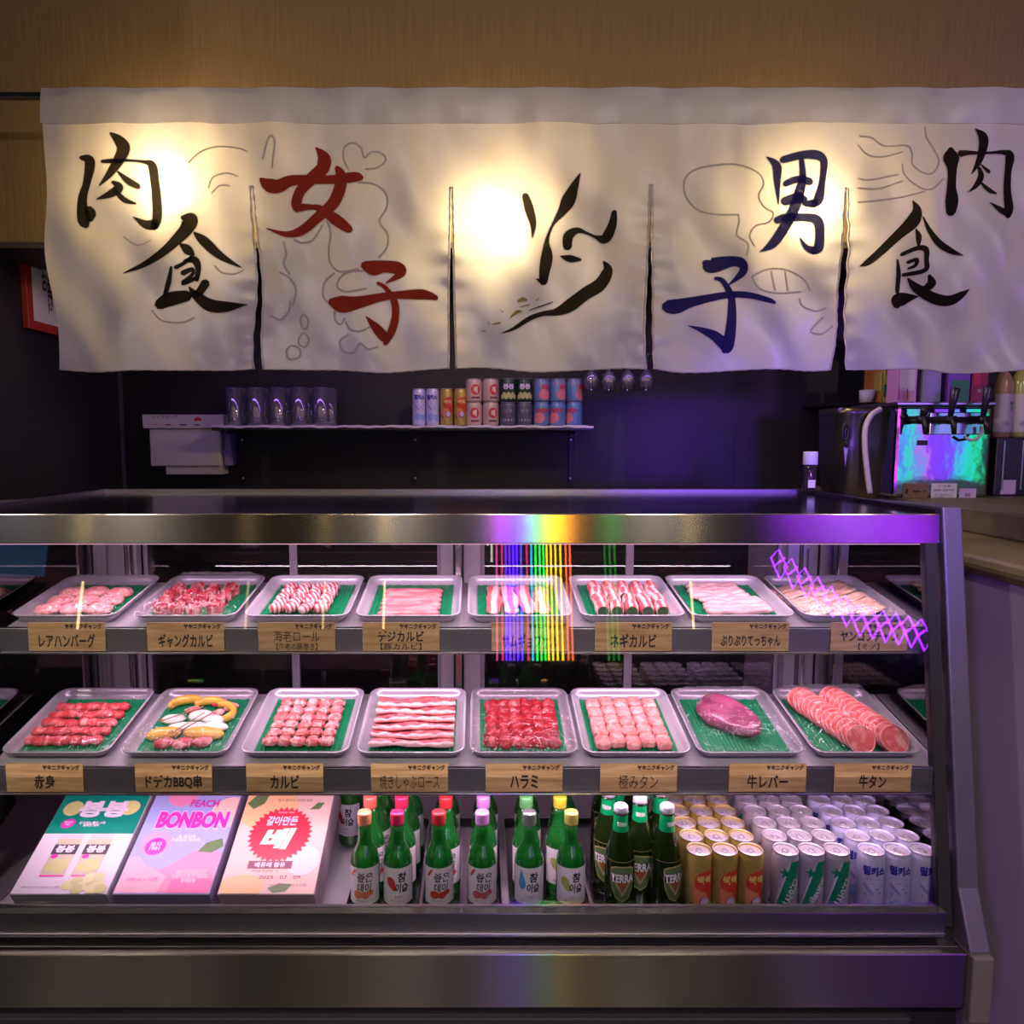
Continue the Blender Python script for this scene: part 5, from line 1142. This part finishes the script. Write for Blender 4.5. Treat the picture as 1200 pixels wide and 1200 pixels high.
# shelf above the tub with a white cup, cartons on the dispenser
zs3 = cq(1020, 470, 2.78).z
ks = tag(MB().box(cq(1003, 470, 2.70).x, 3.0, 2.88, 3.147, zs3-.012, zs3).build('side_shelf', black_m, bevel=.001), 'dark shelf on the back wall behind the beer dispenser', 'shelf')
cp = tag(empty('white_cup', (cq(1016, 465, 2.93).x, 2.93, zs3+.0005)), 'white cup at the left end of the shelf above the tub', 'cup')
MB().lathe([(.020, 0), (.026, .002), (.029, .050), (.027, .050), (.022, .006), (.001, .005)], 24, cap1=False).build('cup_body', white_m, cp, smooth=True)
def carton(x0p, x1p, topp, m, label, bits, rz=0, y=2.60, dep=.07, base=None):
    base = H+ZC+.0006 if base is None else base
    a_, c_ = cq(x0p, 450, y).x, cq(x1p, 450, y).x; ht = cq(1080, topp, y).z-base
    t = tag(empty('drink_carton', ((a_+c_)/2, y, base)), label, 'carton', 'cartons on and behind the dispenser'); w_ = c_-a_
    MB().box(-w_/2, w_/2, 0, dep, 0, ht).build('carton', m, t, bevel=.0015)
    MB().add([(-w_/2+.001, .002, ht+.0002), (w_/2-.001, .002, ht+.0002), (-w_/2+.001, dep-.002, ht+.0002), (w_/2-.001, dep-.002, ht+.0002), (-w_/2+.001, dep/2, ht+.025), (w_/2-.001, dep/2, ht+.025)], [(0, 1, 5, 4), (2, 4, 5, 3), (0, 4, 2), (1, 3, 5), (0, 2, 3, 1)]).build('gable', m, t)
    for nm, mm_, u, v, fw, fh, tx in bits:
        if tx: meshobj('lettering', textmesh(tx, mm_, fw*w_, fh*ht), t, ((u-.5)*w_, -.0016, v*ht), (PI/2, 0, 0))
        else: meshobj('printed_patch', shape(rect(0, 0, fw*w_, fh*ht), mm_), t, ((u-.5)*w_, -.0008, v*ht), (PI/2, 0, 0))
yl = P('cartonyellow', (.62, .60, .12)); og = P('cartonorange', (.65, .26, .04)); mg = P('cartonmagenta', (.60, .30, .62)); gb = P('cartongrey', (.26, .28, .46)); vi = P('cartonviolet', (.20, .07, .55)); rdd = P('cartonred', (.30, .02, .05)); gn = P('cartongreen', (.02, .22, .10))
carton(1023.5, 1034, 400, og, 'orange carton behind the dispenser, leftmost of the cartons', (('b', yl, .5, .35, .8, .3, None),), y=2.93, base=zs3+.0005)
carton(1035, 1050, 400, yl, 'yellow green carton second from the left', (('t', card_ink, .5, .75, .7, .10, '柚子'), ('t', card_ink, .5, .5, .7, .12, 'ゆず'), ('p', gn, .5, .2, .9, .2, None)), y=2.93, base=zs3+.0005)
carton(1052, 1074.5, 400, mg, 'pale magenta carton with fine lettering above the dispenser dial', (('p', pw, .5, .45, .8, .5, None), ('t', pmag, .5, .82, .8, .10, 'Cassis'), ('t', pmag, .5, .62, .7, .08, 'カシス'), ('t', pmag, .3, .15, .5, .18, '▮▯▮')), y=2.60)
carton(1082, 1103, 400, gb, 'blue grey carton between the magenta and the violet ones', (('p', cb3, .5, .5, .7, .8, None), ('t', pw, .5, .8, .6, .08, 'ソーダ')), y=2.60)
carton(1111, 1137, 400, vi, 'violet carton with white lettering and green foot', (('p', gn, .55, .2, .8, .35, None), ('t', pw, .5, .80, .8, .16, 'Ribbon'), ('p', yl, .5, .53, .8, .06, None), ('t', pw, .5, .66, .8, .10, 'シロップ')), y=2.60)
carton(1139, 1158, 400, rdd, 'dark red carton at the right end above the taps', (('p', pred, .3, .6, .4, .6, None), ('t', pw, .6, .2, .5, .06, '果汁')), y=2.60)
# far right: dark machine with sauce bottles on top
m2 = tag(empty('dark_machine', (cq(1166, 550, 2.58).x, 2.58, ZC)), 'dark steel machine at the right edge beside the beer dispenser', 'machine')
hz = cq(1180, 513, 2.58).z-ZC
MB().box(0, .30, 0, .26, 0, hz).build('body', mat('dark_machine_steel', (.10, .08, .10), .3, .8), m2, bevel=.004)
for x in (.022, .088): MB().box(x, x+.006, -.006, -.0006, .02, hz-.01).build('trim_strip', steel_plain, m2, bevel=.001)
MB().box(.022, .075, -.003, -.0006, .005, .055).build('sticker', plilac, m2)
for i, (px, tone, lab) in enumerate(((1172, (.45, .28, .16), 'brown sauce bottle with white label at the right edge'), (1192, (.40, .42, .12), 'yellow green sauce bottle with white label, cut by the right edge'))):
    t = tag(empty('sauce_bottle', (cq(px, 500, 2.66).x, 2.66, ZC+hz+.0006)), lab, 'bottle', 'sauce bottles at the right')
    MB().lathe([(.026, 0), (.031, .004), (.032, .02), (.032, .19), (.026, .215), (.014, .235), (.013, .255)], 24).build('bottle_body', mat('sauce_tone%d' % i, tone, .2, 0, .1, 20, coat=.4), t, smooth=True)
    MB().lathe([(.015, .2555), (.015, .28), (.012, .283)], 20).build('cap', mat('sauce_cap%d' % i, ((.5, .15, .05), (.35, .45, .05))[i], .35), t, smooth=True)
    l = arcpatch(.0325, .02, .155, -1.3, 1.3, 14).build('label', mat('sauce_label', (.58, .52, .50), .5), t, smooth=True)
    meshobj('lettering', wrapmesh(textmesh('美味\n' if i else '特選', card_ink, .022, .035, .05), .0330, .110, .55), l)
    meshobj('mark_print', wrapmesh(shape(ell(-.004, .050, .012, .009), P('saucemark', (.35, .33, .32)), 2), .0329, 0), l)

# ------------------------------------------------------------------ customer side, behind the camera: the signs that glow in the steel and the glass
def tubeobj(pts, r, m, par=None, name='neon_tube', loc=None, closed=False):
    b = MB(); b.tube(pts, r, 8, closed=closed); return b.build(name, m, par, smooth=True)
sg = tag(empty('neon_stripe_sign', (0, -2.24, 1.2)), 'sign of upright neon tubes in rainbow colours on the wall behind the viewer', 'neon sign')
MB().box(.0, 1.05, -.05, -.03, -.05, 1.15).build('back_board', black_m, sg)
SP_ = [(571.6, 'nw', (1, .92, .8), 3, .82), (576.6, 'nw', 0, 3, .70), (582.6, 'np', (1, .10, .45), 3, 0), (589, 'nr', (1, .04, .22), 3, .0), (593.5, 'nv', (.10, .01, 1), 10, 0), (598, 'nv', 0, 10, 0), (602.5, 'nv', 0, 10, 0), (607, 'nv', 0, 10, 0),
       (612, 'nb', (.06, .03, 1), 10, 0), (619, 'nr', 0, 3, 0), (624.5, 'nc', (.01, .55, 1), 5, 0), (629.5, 'ng', (.01, .9, .06), 6, 0), (634.5, 'ng', 0, 6, 0), (639, 'ng', 0, 6, 0), (643, 'ny', (1, .72, .0), 6, 0), (648, 'ny', 0, 6, 0), (653.5, 'ny', 0, 6, 0), (659.5, 'ny', 0, 6, 0), (666, 'no', (1, .16, .02), 5, 0), (671, 'no', 0, 5, 0),
       (713, 'nd', (.02, .8, .06), .9, 0), (719, 'nd', 0, .9, 0), (725, 'nd', 0, .9, 0)]
for px, nm, col, st, zb_ in SP_:
    x = .06+(px-570)*.0060
    tubeobj([(x, 0, zb_ if zb_ else 0), (x, 0, 1.10)], .0075, MATS.get(nm) or emis(nm, col, st*1.7), sg)
for k, (x, e) in enumerate(((-2.84, 1), (-1.65, .35), (-1.10, .5), (-.67, 1), (1.53, 1))):
    ws = tag(empty('wall_lamp', (x, -2.25, 1.42)), f'slim upright warm wall lamp behind the viewer, {CO[k]} of five', 'wall lamp', 'slim wall lamps')
    MB().lathe([(.009, 0), (.009, .34)], 12).build('diffuser', emis('sconce%d' % k, (1, .72, .30), 9*e), ws, smooth=True)
    MB().lathe([(.012, -.02), (.012, -.0005)], 12).build('socket', black_m, ws)
lt = tag(empty('lattice_neon', (2.12, -2.24, 1.27)), 'violet neon lattice running along the wall behind the viewer', 'neon sign')
nvm = emis('neon_violet', (.34, .02, 1), 22)
for k in range(13):
    x = k*.088; z = .66-.40*min(1, k/6)-.12*max(0, (k-6)/6)
    tubeobj([(x, 0, z), (x+.05, 0, z-.16), (x+.11, 0, z-.07), (x+.06, 0, z+.06)], .0065, nvm, lt, closed=True)
    tubeobj([(x+.02, 0, z-.06), (x+.10, 0, z+.0)], .0065, nvm, lt)
rp = tag(empty('rainbow_neon', (4.0, -2.26, 1.1)), 'broad multicoloured neon panel on the wall behind the viewer', 'neon sign')
x = 0
for nm, col, w_ in (('rb', (.12, .20, 1), .16), ('rc', (.02, .75, .75), .07), ('rg', (.02, .9, .20), .05), ('rb', 0, .10), ('rk', (1, .25, .7), .05), ('rv', (.22, .02, 1), .22), ('rb', 0, .10), ('rc', 0, .14), ('rg', 0, .08), ('dk', (.02, .01, .04), .2)):
    MB().box(x, x+w_, -.03, 0, 0, 1.2).build('light_bar', MATS.get('rb_'+nm) or emis('rb_'+nm, col, 1.3), rp); x += w_
bl = tag(empty('blue_menu_screen', (-3.65, -2.26, 1.45)), 'pale blue lit menu screen on the wall behind the viewer', 'screen')
MB().box(0, .5, -.03, 0, .35, .70).build('screen', emis('screen_blue', (.12, .35, .8), .4), bl)
for i, (lx, s) in enumerate(((-1.95, 1), (-1.15, .3), (-.75, .6), (-.46, 1), (1.0, 1), (2.5, .6))):
    d = tag(empty('downlight', (lx, -.6, 2.965)), f'round warm downlight in the dark ceiling of the customer side, {CO[i]}', 'downlight', 'ceiling downlights')
    MB().lathe([(.055, .034), (.055, 0), (.045, -.002), (.042, .006)], 24, cap0=False, cap1=False).build('trim_ring', black_m, d, smooth=True)
    MB().lathe([(.0405, .008), (.0405, .010)], 20).build('lamp', emis('warm_lamp%d' % i, (1, .74, .38), 220*s), d)
